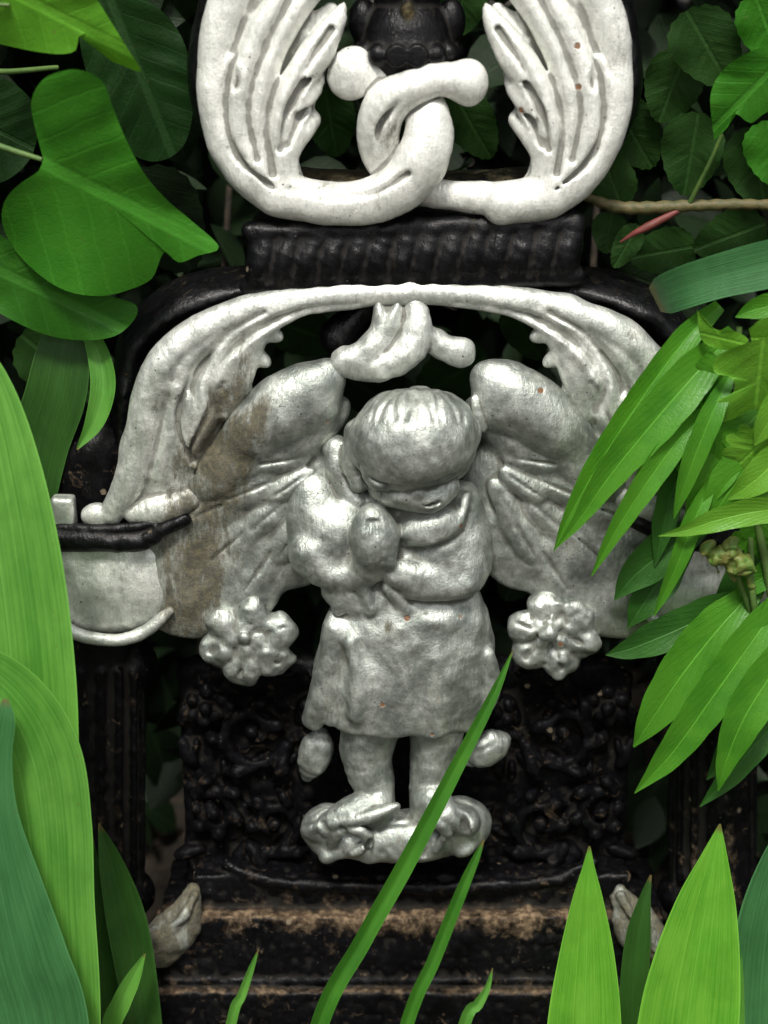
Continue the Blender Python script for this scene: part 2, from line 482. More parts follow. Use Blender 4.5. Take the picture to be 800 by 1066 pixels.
for g in ([(285, -30, 20, 3), (248, 45, 24, 3.5), (234, 110, 23, 3.5), (246, 160, 22, 3), (285, 196, 20, 2.5)], [(310, -20, 24, 3), (277, 48, 28, 4), (259, 110, 28, 4), (268, 165, 24, 3)],
          [(340, -20, 22, 3), (318, 20, 26, 4.5), (292, 70, 29, 5), (277, 130, 27, 4.5), (284, 180, 22, 3)], [(340, 56, 16, 3), (322, 78, 24, 3.5), (302, 112, 27, 4), (293, 155, 25, 3)],
          [(330, 104, 12, 3), (312, 122, 22, 3.5), (299, 150, 23, 3)], [(345, 30, 22, 2.5), (322, 64, 32, 3), (302, 102, 33, 2.5)]):
    g = [(q[0], q[1], q[2] - 2.5, q[3] + 0.6) for q in crom([t for t in g])]
    F.tube(g, 4, sub=True, raw=True); F.tube(mir(g, 432), 4, sub=True, raw=True)
# black depth behind the rims
for pts in ([(340, -140, -78, 16), (282, -88, -78, 18), (240, -30, -78, 18), (219, 28, -78, 17), (212, 90, -78, 15), (229, 140, -78, 15), (256, 172, -78, 15), (296, 187, -78, 15), (345, 192, -78, 15), (432, 194, -78, 14)],):
    F.tube(pts, 5, 3.2); F.tube(mir(pts, 432), 5, 3.2)
F.tube([(290, 204, 5, 20), (340, 211, 9, 21), (385, 209, 13, 22), (420, 192, 17, 25), (442, 160, 19, 26), (447, 130, 15, 23), (441, 105, 4, 18), (420, 88, -6, 14), (395, 78, 0, 16), (368, 76, 4, 15)], 2.5, 0.8)
F.ell(366, 76, 8, 23, 26, 11, 5, -20)
F.tube([(574, 205, 5, 20), (540, 207, 5, 17), (505, 206, 2, 16), (470, 204, -6, 15), (432, 194, -10, 15), (404, 174, 0, 18), (394, 142, 8, 21), (402, 110, 17, 21), (428, 92, 22, 18), (458, 83, 20, 16), (486, 86, 14, 19)], 2.5, 0.8)
F.ell(487, 86, 14, 19, 22, 13, 5)
F.tube([(300, 196, 24, 3), (345, 204, 27, 3.5), (390, 200, 32, 3), (425, 180, 36, 3)], 4, sub=True)
F.tube([(392, 160, 26, 3), (396, 130, 26, 4), (415, 108, 37, 3)], 4, sub=True)
F.rough(22, 0.7, 1).rough(7, 0.16, 2)
me, V = F.mesh('crest')
paint(me, V, lambda x, y, h, n: sm(-9, -17, h),
      lambda x, y, h, n: 1.6 * sm(0.2, 0.7, n[:, 2]) * sm(4, -8, h) * sm(120, 150, y) * sm(280, 300, x) * (1 - 0.7 * sm(430, 470, x)) + 0.55 * blob(x, y, 340, 195, 60, 18) * sm(0.2, 0.7, n[:, 2])
      + 0.75 * blob(x, y, 244, 86, 9, 13) * sm(20, 27, h * 0 + 25) + 0.55 * blob(x, y, 408, 150, 12, 25) + 0.5 * blob(x, y, 255, 170, 12, 16) + 0.45 * blob(x, y, 345, 205, 30, 8) + 0.35 * blob(x, y, 640, 60, 10, 50) + 0.5 * blob(x, y, 308, 30, 8, 14))
link('scroll_crest', me, M['silver_chalky_lit'], orn)

# --- turned black finial standing in the crest
F = Field((340, -140, 510, 85), -75, 30, RES)
F.tube([(424, 62, -22, 40), (424, 50, -22, 46), (424, 40, -22, 44)], 3, 1, raw=True)
F.tube([(424, 38, -22, 36), (424, 10, -22, 30), (424, -20, -22, 36), (424, -60, -22, 48), (424, -110, -22, 40)], 3, 1)
for i in range(14):
    a = i / 14 * 2 * math.pi
    F.ell(424 + 47 * math.cos(a), 53 + 5 * math.sin(a), -22 + 47 * math.sin(a), 11, 11, 11, 3)
for x in (378, 470):
    F.ell(x, 22, -20, 14, 22, 14, 4)
F.ell(424, 12, 12, 6, 10, 6, 2)
me, V = F.mesh('finial')
paint(me, V, None, lambda x, y, h, n: 1.2 * blob(x, y, 424, 12, 6, 9) * sm(0, 10, h))
link('finial', me, M['black'], orn)

# --- black gadrooned cushion under the crest
F = Field((215, 170, 650, 325), -125, 40, RES)
F.box(256, 232, 604, 303, -110, 6, 9, 3, tilt=0.03)
for i in range(14):
    x = 272 + i * 24.5; y = -0.03 * (x - 430)
    F.tube([(x + 8, 244 + y, -1, 9), (x + 2, 262 + y, 2, 12.5), (x - 3, 278 + y, 2, 12), (x - 5, 291 + y, -1, 9)], 7)
F.tube([(260, 240, -3, 9), (430, 235, -3, 9), (600, 229, -3, 9)], 7)
F.tube([(258, 298, -3, 8), (430, 294, -3, 8), (602, 288, -3, 8)], 6)
F.rough(10, 0.5, 3)
me, V = F.mesh('cushion'); paint(me, V)
link('cushion', me, M['black'], orn)

# --- acanthus arch with the side volutes
F = Field((20, 270, 830, 700), -175, 50, RES)
half = [
    ([(424, 304, 2, 11), (370, 306, 3, 12), (322, 311, 4, 13), (262, 323, 6, 16), (210, 346, 8, 19), (175, 377, 9, 21), (157, 412, 8, 20), (148, 455, 7, 19), (133, 505, 5, 17), (116, 535, 4, 12)], 7, 0.85),
    ([(400, 307, 0, 8), (330, 317, 6, 9), (284, 332, 10, 12), (248, 360, 12, 15), (222, 400, 12, 17), (208, 440, 10, 16), (190, 478, 6, 12)], 6, 0.8),
    ([(310, 322, 3, 5), (277, 338, 7, 10), (262, 360, 8, 13), (249, 392, 8, 15), (236, 425, 5, 14)], 5, 0.8),
    ([(250, 330, 11, 6), (206, 366, 15, 9), (187, 402, 16, 10), (178, 446, 13, 10), (165, 495, 9, 10)], 7, 0.8),
    ([(156, 416, 18, 5), (166, 402, 20, 6), (186, 405, 20, 6), (198, 425, 19, 7), (192, 452, 16, 7), (202, 486, 12, 4)], 4, 0.8),
    ([(262, 325, -4, 16), (215, 365, -2, 36), (190, 420, -2, 48), (172, 475, -2, 44), (155, 520, -4, 26)], 6, 0.36),
    ([(140, 535, 6, 11), (168, 530, 7, 17), (196, 520, 5, 12)], 4, 0.8),
    ([(52, 640, 10, 7), (80, 660, 12, 7), (120, 667, 13, 7), (150, 658, 11, 7), (176, 636, 8, 6)], 3, 1),
]
for pts, k, fy in half:
    F.tube(pts, k, fy); F.tube(mir(pts, 424), k, fy)
for x, y, r, a in ((280, 346, 17, 24), (268, 371, 17, 34), (250, 398, 16, 44)):
    F.ell(x, y, 4, r, r * 0.52, 9, 4, -a); F.ell(848 - x, y, 4, r, r * 0.52, 9, 4, a)
for g in ([(372, 316, 12, 2), (300, 329, 18, 5), (243, 360, 25, 7), (218, 396, 28, 7), (228, 430, 20, 5)], [(232, 345, 24, 2), (186, 380, 28, 3), (172, 430, 25, 2.5), (156, 495, 18, 2)],
          [(232, 400, 24, 3), (212, 440, 22, 3), (196, 470, 15, 2)],
          [(160, 430, 26, 2.5), (166, 446, 26, 3), (182, 452, 25, 2.5)], [(176, 470, 22, 3), (184, 492, 18, 3), (176, 515, 14, 2)]):
    F.tube(g, 4, sub=True); F.tube(mir(g, 424), 4, sub=True)
for x0 in (0, 1):
    X = lambda x: x if not x0 else 848 - x
    F.ell(X(112), 608, -4, 72, 56, 14, 4)
    F.box(*((52, 520, 78, 556) if not x0 else (770, 520, 796, 556)), -14, 8, 4, 3); F.ell(X(101), 537, 2, 17, 14, 10, 2)
    F.tube([(X(200), 480, 14, 2.5), (X(185), 440, 19, 3), (X(196), 400, 22, 3), (X(232), 352, 22, 3), (X(275), 325, 18, 2)], 4, sub=True)
pts = [(424, 296, -92, 8), (340, 298, -92, 14), (256, 296, -92, 18), (192, 312, -92, 22), (150, 346, -92, 22), (138, 395, -92, 20), (132, 450, -92, 18), (122, 505, -92, 16)]
F.tube(pts, 4, 3.2); F.tube(mir(pts, 424), 4, 3.2)
F.rough(22, 0.8, 4).rough(7, 0.16, 5)
me, V = F.mesh('arch')
paint(me, V, lambda x, y, h, n: sm(-10, -18, h),
      lambda x, y, h, n: 0.9 * blob(x, y, 205, 545, 34, 70, 12) + 0.95 * blob(x, y, 222, 450, 26, 60, 32) + 0.6 * blob(x, y, 250, 400, 20, 40, 30) + 0.45 * blob(x, y, 150, 548, 70, 14) + 0.85 * blob(x, y, 192, 610, 30, 60)
      + 0.55 * blob(x, y, 165, 420, 16, 18) + 0.6 * blob(x, y, 660, 350, 14, 12) + 0.15 * sm(0.5, 0.9, n[:, 2]) * sm(0, -10, h))
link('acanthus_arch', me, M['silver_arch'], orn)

# --- small scroll hanging from the arch crown
F = Field((310, 280, 530, 420), -60, 45, RES)
F.tube([(404, 306, 0, 14), (404, 330, 4, 16), (398, 352, 8, 17), (378, 372, 12, 17), (360, 377, 10, 16)], 3, 0.8)
F.tube([(430, 312, 2, 10), (436, 335, 8, 14), (428, 362, 14, 17), (400, 381, 16, 15), (372, 384, 12, 12)], 3, 0.8)
F.tube([(438, 345, 6, 12), (462, 362, 6, 14), (480, 367, 6, 16)], 3, 0.8)
F.tube([(405, 312, 10, 8), (400, 335, 20, 3), (392, 360, 30, 3)], 4, sub=True)
F.tube([(352, 350, -36, 20), (370, 330, -36, 14), (395, 315, -36, 10)], 3, 1.0)
F.rough(10, 0.7, 6)
me, V = F.mesh('pendant_scroll')
paint(me, V, lambda x, y, h, n: sm(-4, -10, h), lambda x, y, h, n: 0.4 * blob(x, y, 385, 385, 14, 10))
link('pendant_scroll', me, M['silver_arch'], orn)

# --- wings
def wing(right):
    X = (lambda x: 848 - x) if right else (lambda x: x)
    m = lambda pts: [(X(p[0]),) + tuple(p[1:]) for p in pts]
    F = Field((450, 360, 730, 690) if right else (120, 360, 398, 690), -40, 55, RES)
    F.ell(X(294), 427, 8, 76, 36, 28, 3, -36 if right else 36); F.ell(X(304), 458, -2, 72, 27, 22, 4, -36 if right else 36); F.ell(X(245), 478, 2, 62, 30, 20, 5, -44 if right else 44); F.ell(X(318), 418, 8, 38, 34, 24, 5)
    F.ell(X(285), 500, -6, 85, 70, 14, 8, 25 if right else -25)
    F.ell(X(230), 585, -6, 72, 76, 14, 8)
    F.ell(X(290), 560, -6, 66, 60, 14, 8)
    F.ell(X(202), 622, -8, 62, 47, 12, 10)
    for R_, hh, L_, w_, angs in ((176, -4, 50, 26, (156, 145, 134, 122)), (134, 0, 46, 19, (172, 156, 140, 124)), (94, 5, 38, 16, (176, 157, 138, 119)), (58, 9, 30, 13, (172, 146, 120))):
        for q, a in enumerate(angs):
            aa = math.radians(a); x = 352 + R_ * math.cos(aa); y = 472 + R_ * math.sin(aa)
            rot = -a if not right else a
            F.ell(X(x), y, hh + 1.5 * (q % 2) * (R_ < 150), L_, w_, 9, 4 if R_ < 150 else 9, rot)
            if R_ > 150: continue
            F.tube(m([(x - L_ * .6 * math.cos(aa), y - L_ * .6 * math.sin(aa), hh + 9.5, 1.0), (x + L_ * .8 * math.cos(aa), y + L_ * .8 * math.sin(aa), hh + 8, 1.2)]), 3, sub=True)
    if right:
        F.tube([(494, 415, 20, 4), (498, 432, 22, 5), (503, 446, 20, 4)], 2)
    F.rough(22, 0.9, 7 + right).rough(7, 0.18, 9)
    me, V = F.mesh('wing')
    if right:
        d = lambda x, y, h, n: 0.35 * blob(x, y, 600, 560, 20, 40) + 0.4 * blob(x, y, 640, 640, 20, 20)
    else:
        d = lambda x, y, h, n: 1.1 * blob(x, y, 214, 545, 46, 70, 10) + 1.1 * blob(x, y, 240, 468, 26, 70, 38) + 1.1 * blob(x, y, 196, 630, 36, 60) + 0.45 * blob(x, y, 272, 432, 8, 10)
    paint(me, V, None, d)
    return me


# --- cherub
F = Field((285, 390, 535, 915), -62, 100, 0.0007)
K = 3
F.ell(421, 575, 8, 78, 66, 36, 8)
F.tube([(427, 636, 6, 74), (425, 662, 6, 89), (421, 698, 6, 97), (413, 730, 6, 94), (407, 762, 6, 85)], 6, 0.5,
       disp=lambda gx, gy, gz: ((0.0010 * np.sin(gx / 0.0030 + 1.2 + 9 * (gz - 0.25)) + 0.0009 * np.sin(gx / 0.0062 - 0.4 - 14 * (gz - 0.25))) * np.clip((0.285 - gz) / 0.05, 0, 1) * (gy < 0)).astype(np.float32))
F.box(270, 788, 560, 880, -60, 95, 4, 5, sub=True, tilt=-0.03, disp=lambda gx, gy, gz: (0.0012 * np.sin(gx / 0.0034 + 0.6)).astype(np.float32))
F.tube([(350, 655, 30, 12), (344, 692, 28, 14), (334, 728, 22, 15), (326, 748, 16, 13)], 5)
F.tube([(366, 668, 42, 9), (374, 705, 48, 10), (370, 745, 50, 8)], 9)
F.tube([(404, 672, 58, 3), (406, 712, 63, 4.5), (404, 764, 62, 5.5)], 7, sub=True)
F.tube([(356, 690, 46, 3), (352, 720, 44, 3.5), (346, 756, 38, 3.5)], 6, sub=True)
F.tube([(508, 680, 22, 8), (512, 712, 18, 10), (500, 746, 14, 10)], 5)
# waist folds and the sash
F.tube([(348, 644, 23, 8), (372, 658, 33, 10), (398, 662, 38, 9), (414, 655, 41, 6)], 10)
F.tube([(424, 652, 41, 5), (454, 648, 39, 6), (492, 650, 24, 8)], 12)
F.ell(388, 622, 24, 54, 25, 20, 4, -8)
F.tube([(356, 612, 34, 7), (352, 634, 34, 7)], 4); F.tube([(376, 606, 42, 7), (386, 634, 42, 7)], 4); F.tube([(404, 612, 44, 7), (424, 634, 42, 6)], 4)
F.tube([(340, 637, 38, 3), (372, 639, 50, 3), (410, 641, 53, 3), (450, 632, 53, 3)], 4, sub=True)
# viewer's left arm and the clasped hands
F.ell(330, 548, 8, 33, 60, 25, 6, 5)
F.tube([(326, 575, 18, 27), (346, 592, 24, 23), (376, 592, 30, 18)], 5)
F.ell(356, 560, 18, 36, 44, 26, 6)
F.tube([(364, 524, 44, 2.5), (363, 560, 50, 3), (358, 588, 50, 3)], 6, sub=True)
F.tube([(372, 600, 32, 16), (385, 588, 42, 20), (390, 570, 48, 22)], 4)
F.ell(390, 562, 50, 25, 39, 21, 3, 4)
for i in range(3):
    F.tube([(380 + i * 9, 592 - i * 3, 69, 2.2), (381 + i * 8.5, 568, 72.5, 2.6), (384 + i * 5.5, 543, 65, 2.0)], 3, sub=True)
F.tube([(407, 586, 58, 6), (411, 568, 58, 6), (408, 550, 56, 5)], 7)
# viewer's right arm laid across, with the sleeve folds
F.ell(462, 574, 16, 46, 52, 36, 6)
F.tube([(476, 528, 10, 28), (486, 562, 16, 25), (482, 594, 24, 27), (445, 600, 34, 24), (412, 594, 42, 17)], 5)
F.ell(446, 548, 38, 36, 20, 22, 5, 18)
F.tube([(424, 556, 50, 5), (452, 560, 52, 6), (478, 544, 44, 6), (486, 516, 30, 5)], 6)
F.tube([(420, 568, 54, 2.5), (452, 572, 58, 3.5), (482, 556, 50, 3.5), (494, 524, 36, 3)], 5, sub=True)
F.tube([(420, 580, 58, 2.5), (450, 586, 62, 3), (482, 574, 54, 3), (496, 548, 42, 2.5)], 6, sub=True)
F.ell(455, 610, 40, 42, 15, 18, 6, 5)
# neck, shoulders, head bowed forward
F.tube([(350, 468, 6, 14), (355, 492, 10, 14), (372, 520, 16, 13)], 5)
F.ell(425, 522, 14, 46, 28, 26, 6)
F.ell(430, 505, 34, 46, 26, 30, 4)
F.ell(431, 455, 38, 67, 51, 54, 3, 9)
F.tube([(376, 452, 22, 17), (370, 480, 24, 15), (374, 502, 26, 11)], 4)
F.tube([(388, 484, 62, 5), (384, 496, 58, 6), (390, 506, 54, 5)], 4)
F.tube([(378, 470, 58, 2.5), (377, 490, 50, 2.5), (384, 510, 44, 2)], 4, sub=True)
F.ell(434, 474, 42, 58, 33, 48, 6, 10)
HC = P(432, 462, 40); ax = np.array([0.08, 0.45, 0.89]); e1 = np.array([1.0, 0, -0.08]); e1 /= np.linalg.norm(e1); ax /= np.linalg.norm(ax); e2 = np.cross(e1, ax)
for i in range(23):
    ph = math.radians(-100 + 200 * i / 22); st = []
    for q in range(9):
        ps = math.radians(14 + 62 * q / 8); f2 = ph + 0.10 * math.sin(3 * ps + i * 1.9)
        d = math.cos(ps) * ax + math.sin(ps) * (math.sin(f2) * e1 - math.cos(f2) * e2 * np.sign(e2[1] * -1) * -1)
        best = None
        for (cx, cy, ch, rr, ro) in ((431, 455, 38, (67, 54, 51), 9), (434, 474, 42, (58, 48, 33), 10)):
            c = P(cx, cy, ch); ca, sa = math.cos(math.radians(ro)), math.sin(math.radians(ro)); r = np.array(rr) * S
            tr = lambda v: np.array([(ca * v[0] + sa * v[2]) / r[0], v[1] / r[1], (-sa * v[0] + ca * v[2]) / r[2]])
            o = tr(HC - c); v = tr(d); A_ = v @ v; B_ = o @ v; D_ = B_ * B_ - A_ * (o @ o - 1)
            if D_ > 0:
                t = (-B_ + math.sqrt(D_)) / A_
                best = t if best is None else max(best, t)
        w = HC + d * (best + 1.7 * S)
        x_, y_, h_ = inv(w[None]); st.append((float(x_[0]), float(y_[0]), float(h_[0]), 2.2))
    F.tube(st, 4, sub=True)
F.tube([(386, 499, 68, 2), (412, 509, 76, 3), (446, 505, 78, 3), (476, 491, 68, 3), (494, 474, 54, 2)], 6, sub=True)
F.ell(436, 511, 44, 42, 18, 24, 3, 8)
F.ell(447, 520, 54, 22, 12, 16, 6, 12)
for x, y, h, a in ((488, 478, 40, 60), (480, 490, 40, 40), (380, 478, 54, -60), (384, 494, 58, -50), (395, 504, 62, -25)): F.ell(x, y, h, 11, 6, 8, 4, a)
F.ell(418, 515, 52, 13, 9, 11, 5)
F.ell(437, 513, 64, 6, 6, 6, 5)
F.ell(423, 510, 60, 8, 4, 5, 3, 5); F.ell(456, 507, 58, 8, 4, 5, 3, 10); F.tube([(440, 525, 66, 1.2), (448, 526, 67, 1.4), (456, 523, 65, 1.2)], 3, sub=True)
# legs, feet and cloud
F.tube([(386, 752, 8, 32), (382, 786, 10, 28), (390, 820, 14, 23), (392, 842, 18, 22)], 4)
F.tube([(456, 750, 8, 30), (452, 790, 10, 26), (448, 820, 14, 23), (448, 842, 18, 22)], 4)
F.tube([(392, 836, 26, 20), (366, 846, 34, 18), (344, 858, 36, 15)], 3)
F.tube([(450, 832, 28, 22), (462, 846, 36, 18), (486, 856, 34, 16)], 3)
F.ell(410, 870, 10, 92, 28, 34, 4); F.ell(345, 864, 10, 33, 30, 26, 3); F.ell(478, 858, 10, 36, 34, 28, 3); F.ell(440, 874, 26, 30, 24, 22, 3)
F.tube([(326, 862, 36, 6), (352, 857, 46, 7), (384, 850, 50, 7), (412, 840, 46, 6)], 3)
F.tube([(345, 880, 34, 5), (352, 866, 44, 7), (376, 864, 48, 7), (384, 880, 46, 6), (368, 888, 42, 5)], 2.5)
F.tube([(436, 868, 46, 6), (450, 856, 52, 7), (466, 868, 48, 7), (454, 884, 44, 6)], 2.5)
F.tube([(416, 846, 52, 3), (418, 868, 54, 3), (414, 892, 46, 3)], 4, sub=True); F.tube([(476, 840, 50, 3), (486, 862, 46, 3), (478, 886, 40, 3)], 4, sub=True)
r2 = np.random.default_rng(17)
for i in range(22):
    F.ell(r2.uniform(328, 498), r2.uniform(856, 892), r2.uniform(28, 36), r2.uniform(10, 20), r2.uniform(5, 9), 7, 7, r2.uniform(-40, 40)) if i % 3 else F.tube([(335 + 7 * i, 858, 46, 2), (342 + 7 * i, 874, 50, 2.5), (336 + 7 * i, 890, 44, 2)], 6, sub=True)
for lx, ly_, a in ((328, 786, 70), (505, 780, 28)):
    ca, sa = math.cos(math.radians(a)), -math.sin(math.radians(a))
    F.tube([(lx - 24 * ca, ly_ - 24 * sa, -14, 8), (lx - 8 * ca, ly_ - 8 * sa, -8, 17), (lx + 8 * ca, ly_ + 8 * sa, -8, 18), (lx + 22 * ca, ly_ + 22 * sa, -12, 8)], 4, 0.7)
    F.tube([(lx - 20 * ca, ly_ - 20 * sa, 6, 2), (lx + 18 * ca, ly_ + 18 * sa, 6, 2)], 4, sub=True)
F.tube([(330, 782, -20, 9), (332, 770, -62, 9)], 3); F.tube([(505, 778, -20, 9), (503, 766, -62, 9)], 3)
F.rough(20, 1.1, 21).rough(8, 0.3, 22)
me, V = F.mesh('cherub')
paint(me, V, None, lambda x, y, h, n: 0.9 * blob(x, y, 404, 654, 6, 8) + 0.85 * blob(x, y, 443, 638, 5, 4) + 0.7 * blob(x, y, 479, 681, 5, 5) + 0.45 * blob(x, y, 372, 722, 12, 10)
      + 0.45 * blob(x, y, 330, 600, 22, 12) + 0.5 * blob(x, y, 345, 720, 20, 30) + 0.5 * blob(x, y, 455, 720, 10, 30) + 0.75 * blob(x, y, 482, 696, 3, 4) + 0.6 * blob(x, y, 418, 880, 8, 12) + 0.5 * blob(x, y, 480, 870, 8, 14) + 0.7 * blob(x, y, 398, 514, 5, 5) + 0.5 * blob(x, y, 450, 525, 10, 4))
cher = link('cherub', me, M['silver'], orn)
for r_ in (False, True):
    link('wing', wing(r_), M['silver'], cher)

# --- rosettes
for i, (cx, cy, r0) in enumerate(((258, 666, 1.0), (576, 660, 0.95))):
    F = Field((cx - 75, cy - 70, cx + 75, cy + 70), -40, 60, RES)
    F.ell(cx, cy, -4, 44 * r0, 36 * r0, 16, 4)
    for j in range(6):
        a = j / 6 * 2 * math.pi + 0.35 + 0.4 * i
        F.ell(cx + 30 * r0 * math.cos(a), cy - 24 * r0 * math.sin(a), 4, 25 * r0, 21 * r0, 16, 2.5, math.degrees(a)); F.tube([(cx + 20 * math.cos(a), cy - 17 * math.sin(a), 19, 1.2), (cx + 40 * math.cos(a), cy - 38 * math.sin(a), 17, 2)], 4, sub=True)
    for j in range(4):
        a = j / 4 * 2 * math.pi + 0.9 * i
        F.ell(cx - 4 + 13 * r0 * math.cos(a), cy - 2 - 12 * r0 * math.sin(a), 12, 13, 10, 9, 2, math.degrees(a))
    F.ell(cx - 4, cy - 1, 24, 7, 7, 6, 2)
    F.rough(15, 2.6, 31 + i).rough(6, 0.6, 33)
    me, V = F.mesh('rosette')
    paint(me, V, None, (lambda x, y, h, n: 0.4 * blob(x, y, 598, 630, 10, 6)) if i else (lambda x, y, h, n: 0.3 * blob(x, y, 230, 650, 10, 16)))
    link('rosette', me, M['silver'], orn)

# --- black relief panel behind the figure
F = Field((165, 655, 690, 940), -100, 20, 0.0009)
F.box(185, 700, 650, 935, -90, -58, 12, 3)
for i in range(9): F.ell(215 + 50 * i, 700, -66, 34, 22 + 8 * (i % 2), 14, 4)
r2 = np.random.default_rng(5)
def scroll(cx, cy, R, turn, a0):
    for sgn in (0, 1):
        X = (lambda x: 848 - x) if sgn else (lambda x: x)
        st = []
        for q in range(15):
            t = q / 14; a = a0 + turn * 4.6 * math.pi / 2 * t; r = R * (1 - 0.82 * t)
            st.append((X(cx + r * math.cos(a)), cy + r * math.sin(a) * 0.95, -50 + 10 * t, 8 - 3 * t))
            if q % 2 == 0 and t < 0.75:
                b = a + turn * 0.5; e = R * 0.42
                F.tube([(X(cx + r * math.cos(a)), cy + r * math.sin(a), -50, 6), (X(cx + (r + e * .6) * math.cos(b)), cy + (r + e * .6) * math.sin(b), -42, 8), (X(cx + (r + e) * math.cos(b + turn * .25)), cy + (r + e) * math.sin(b + turn * .25), -50, 3)], 2.5)
        F.tube(st, 2.5); F.ell(X(cx), cy, -36, 8, 8, 8, 2)
scroll(262, 762, 40, 1, 0.4); scroll(285, 858, 34, -1, 2.4); scroll(222, 846, 26, 1, 4.0); scroll(332, 742, 18, -1, 1.0); scroll(214, 738, 16, -1, 0.0)
for i in range(34):
    x = r2.uniform(196, 345); y = r2.uniform(700, 900); a = r2.uniform(0, 180); L = r2.uniform(10, 22)
    for xx, aa in ((x, a), (848 - x, 180 - a)):
        F.ell(xx, y, -56, L, L * 0.42, 9, 3, aa); F.tube([(xx - L * .8 * math.cos(math.radians(aa)), y + L * .8 * math.sin(math.radians(aa)), -46, 1.2), (xx + L * .8 * math.cos(math.radians(aa)), y - L * .8 * math.sin(math.radians(aa)), -46, 1.2)], 3, sub=True)
F.rough(10, 1.0, 41)
me, V = F.mesh('relief_panel')
paint(me, V, None, lambda x, y, h, n: 0.06 * sm(-44, -32, h) + 0.22 * sm(880, 930, y))
link('relief_panel', me, M['rusty'], orn)

# --- side posts
for xc in (105, 742):
    F = Field((xc - 75, 405, xc + 75, 1000), -135, 10, 0.001)
    F.tube([(xc, 470, -70, 46), (xc, 560, -70, 44), (xc, 700, -70, 44), (xc, 900, -70, 46), (xc, 955, -70, 52)], 3)
    for y in (690, 930): F.tube([(xc - 30, y, -70, 30), (xc + 30, y, -70, 30)], 3)
    for j in range(7):
        a = math.pi * (j + 0.5) / 7
        F.tube([(xc + 44 * math.cos(a), 700, -70 + 44 * math.sin(a), 4), (xc + 44 * math.cos(a), 915, -70 + 44 * math.sin(a), 4)], 6)
    F.rough(12, 0.5, 51)
    me, V = F.mesh('side_post'); paint(me, V, None, lambda x, y, h, n: 0.30 * sm(760, 940, y) * sm(-40, -24, h))
    link('side_post', me, M['base'], orn)
# --- black rails below the arch springing
for s in (0, 1):
    X = (lambda x: 848 - x) if s else (lambda x: x)
    F = Field((X(225), 510, X(20), 600) if s else (20, 510, 225, 600), -60, 45, RES)
    F.tube([(X(30), 561, 2, 14), (X(100), 562, 8, 13), (X(150), 562, 12, 11), (X(166), 552, 14, 8), (X(180), 546, 14, 8), (X(193), 541, 13, 7)], 3)
    F.tube([(X(30), 549, 2, 6), (X(120), 551, 12, 6), (X(160), 545, 13, 5)], 2)
    F.rough(8, 0.6, 52)
    me, V = F.mesh('side_rail'); paint(me, V)
    link('side_rail', me, M['black'], orn)
# --- stepped base with rust lying on the ledges
F = Field((110, 885, 745, 1120), -150, 60, 0.001)
F.box(200, 912, 655, 950, -110, -14, 6, 3)
F.tube([(235, 900, -28, 6), (275, 916, -14, 7), (340, 922, -10, 7), (424, 924, -8, 7), (510, 922, -10, 7), (575, 916, -14, 7), (618, 897, -28, 6)], 3)
F.box(165, 955, 690, 1026, -130, 8, 5, 3)
F.tube([(172, 1021, 6, 6), (424, 1021, 6, 6), (684, 1021, 6, 6)], 3)
F.box(140, 1034, 715, 1100, -140, 24, 5, 3)
F.rough(22, 1.4, 61).rough(8, 0.8, 62)
me, V = F.mesh('stepped_base')
paint(me, V, None, lambda x, y, h, n: 0.25 * sm(0.35, 0.85, n[:, 2]) * sm(925, 945, y) + 0.72 * blob(x, y, 420, 956, 330, 17) * sm(-34, -20, h) + 0.35 * blob(x, y, 420, 1031, 400, 5))
link('stepped_base', me, M['base'], orn)
# --- pale shell feet
for i, xc in enumerate((180, 668)):
    sg = 1 if i == 0 else -1
    F = Field((xc - 60, 900, xc + 60, 1020), -60, 60, RES)
    F.tube([(xc + 22 * sg, 926, 0, 8), (xc + 14 * sg, 950, 6, 18), (xc + 2 * sg, 970, 10, 26), (xc - 16 * sg, 988, 8, 24)], 3, 0.7)
    for j in range(4):
        F.tube([(xc + (22 - 8 * j) * sg, 932 + 14 * j, 10, 4), (xc + (8 - 7 * j) * sg, 958 + 10 * j, 26, 4), (xc - (20 + 2 * j) * sg, 975 + 6 * j, 22, 4)], 2.5)
    F.rough(12, 1.4, 71 + i)
    me, V = F.mesh('shell_foot')
    paint(me, V, None, lambda x, y, h, n: 0.85 + 0.3 * sm(18, 0, h))
    link('shell_foot', me, M['silver'], orn)


# ------------------------------------------------------------------ leaves
def uvmesh(name, V, Q, UV):
    me = mesh_np(name, V, Q)
    uvl = me.uv_layers.new(name='UVMap')
    li = np.empty(len(me.loops), np.int32); me.loops.foreach_get('vertex_index', li)
    uvl.data.foreach_set('uv', UV[li].astype(np.float32).ravel())
    return me


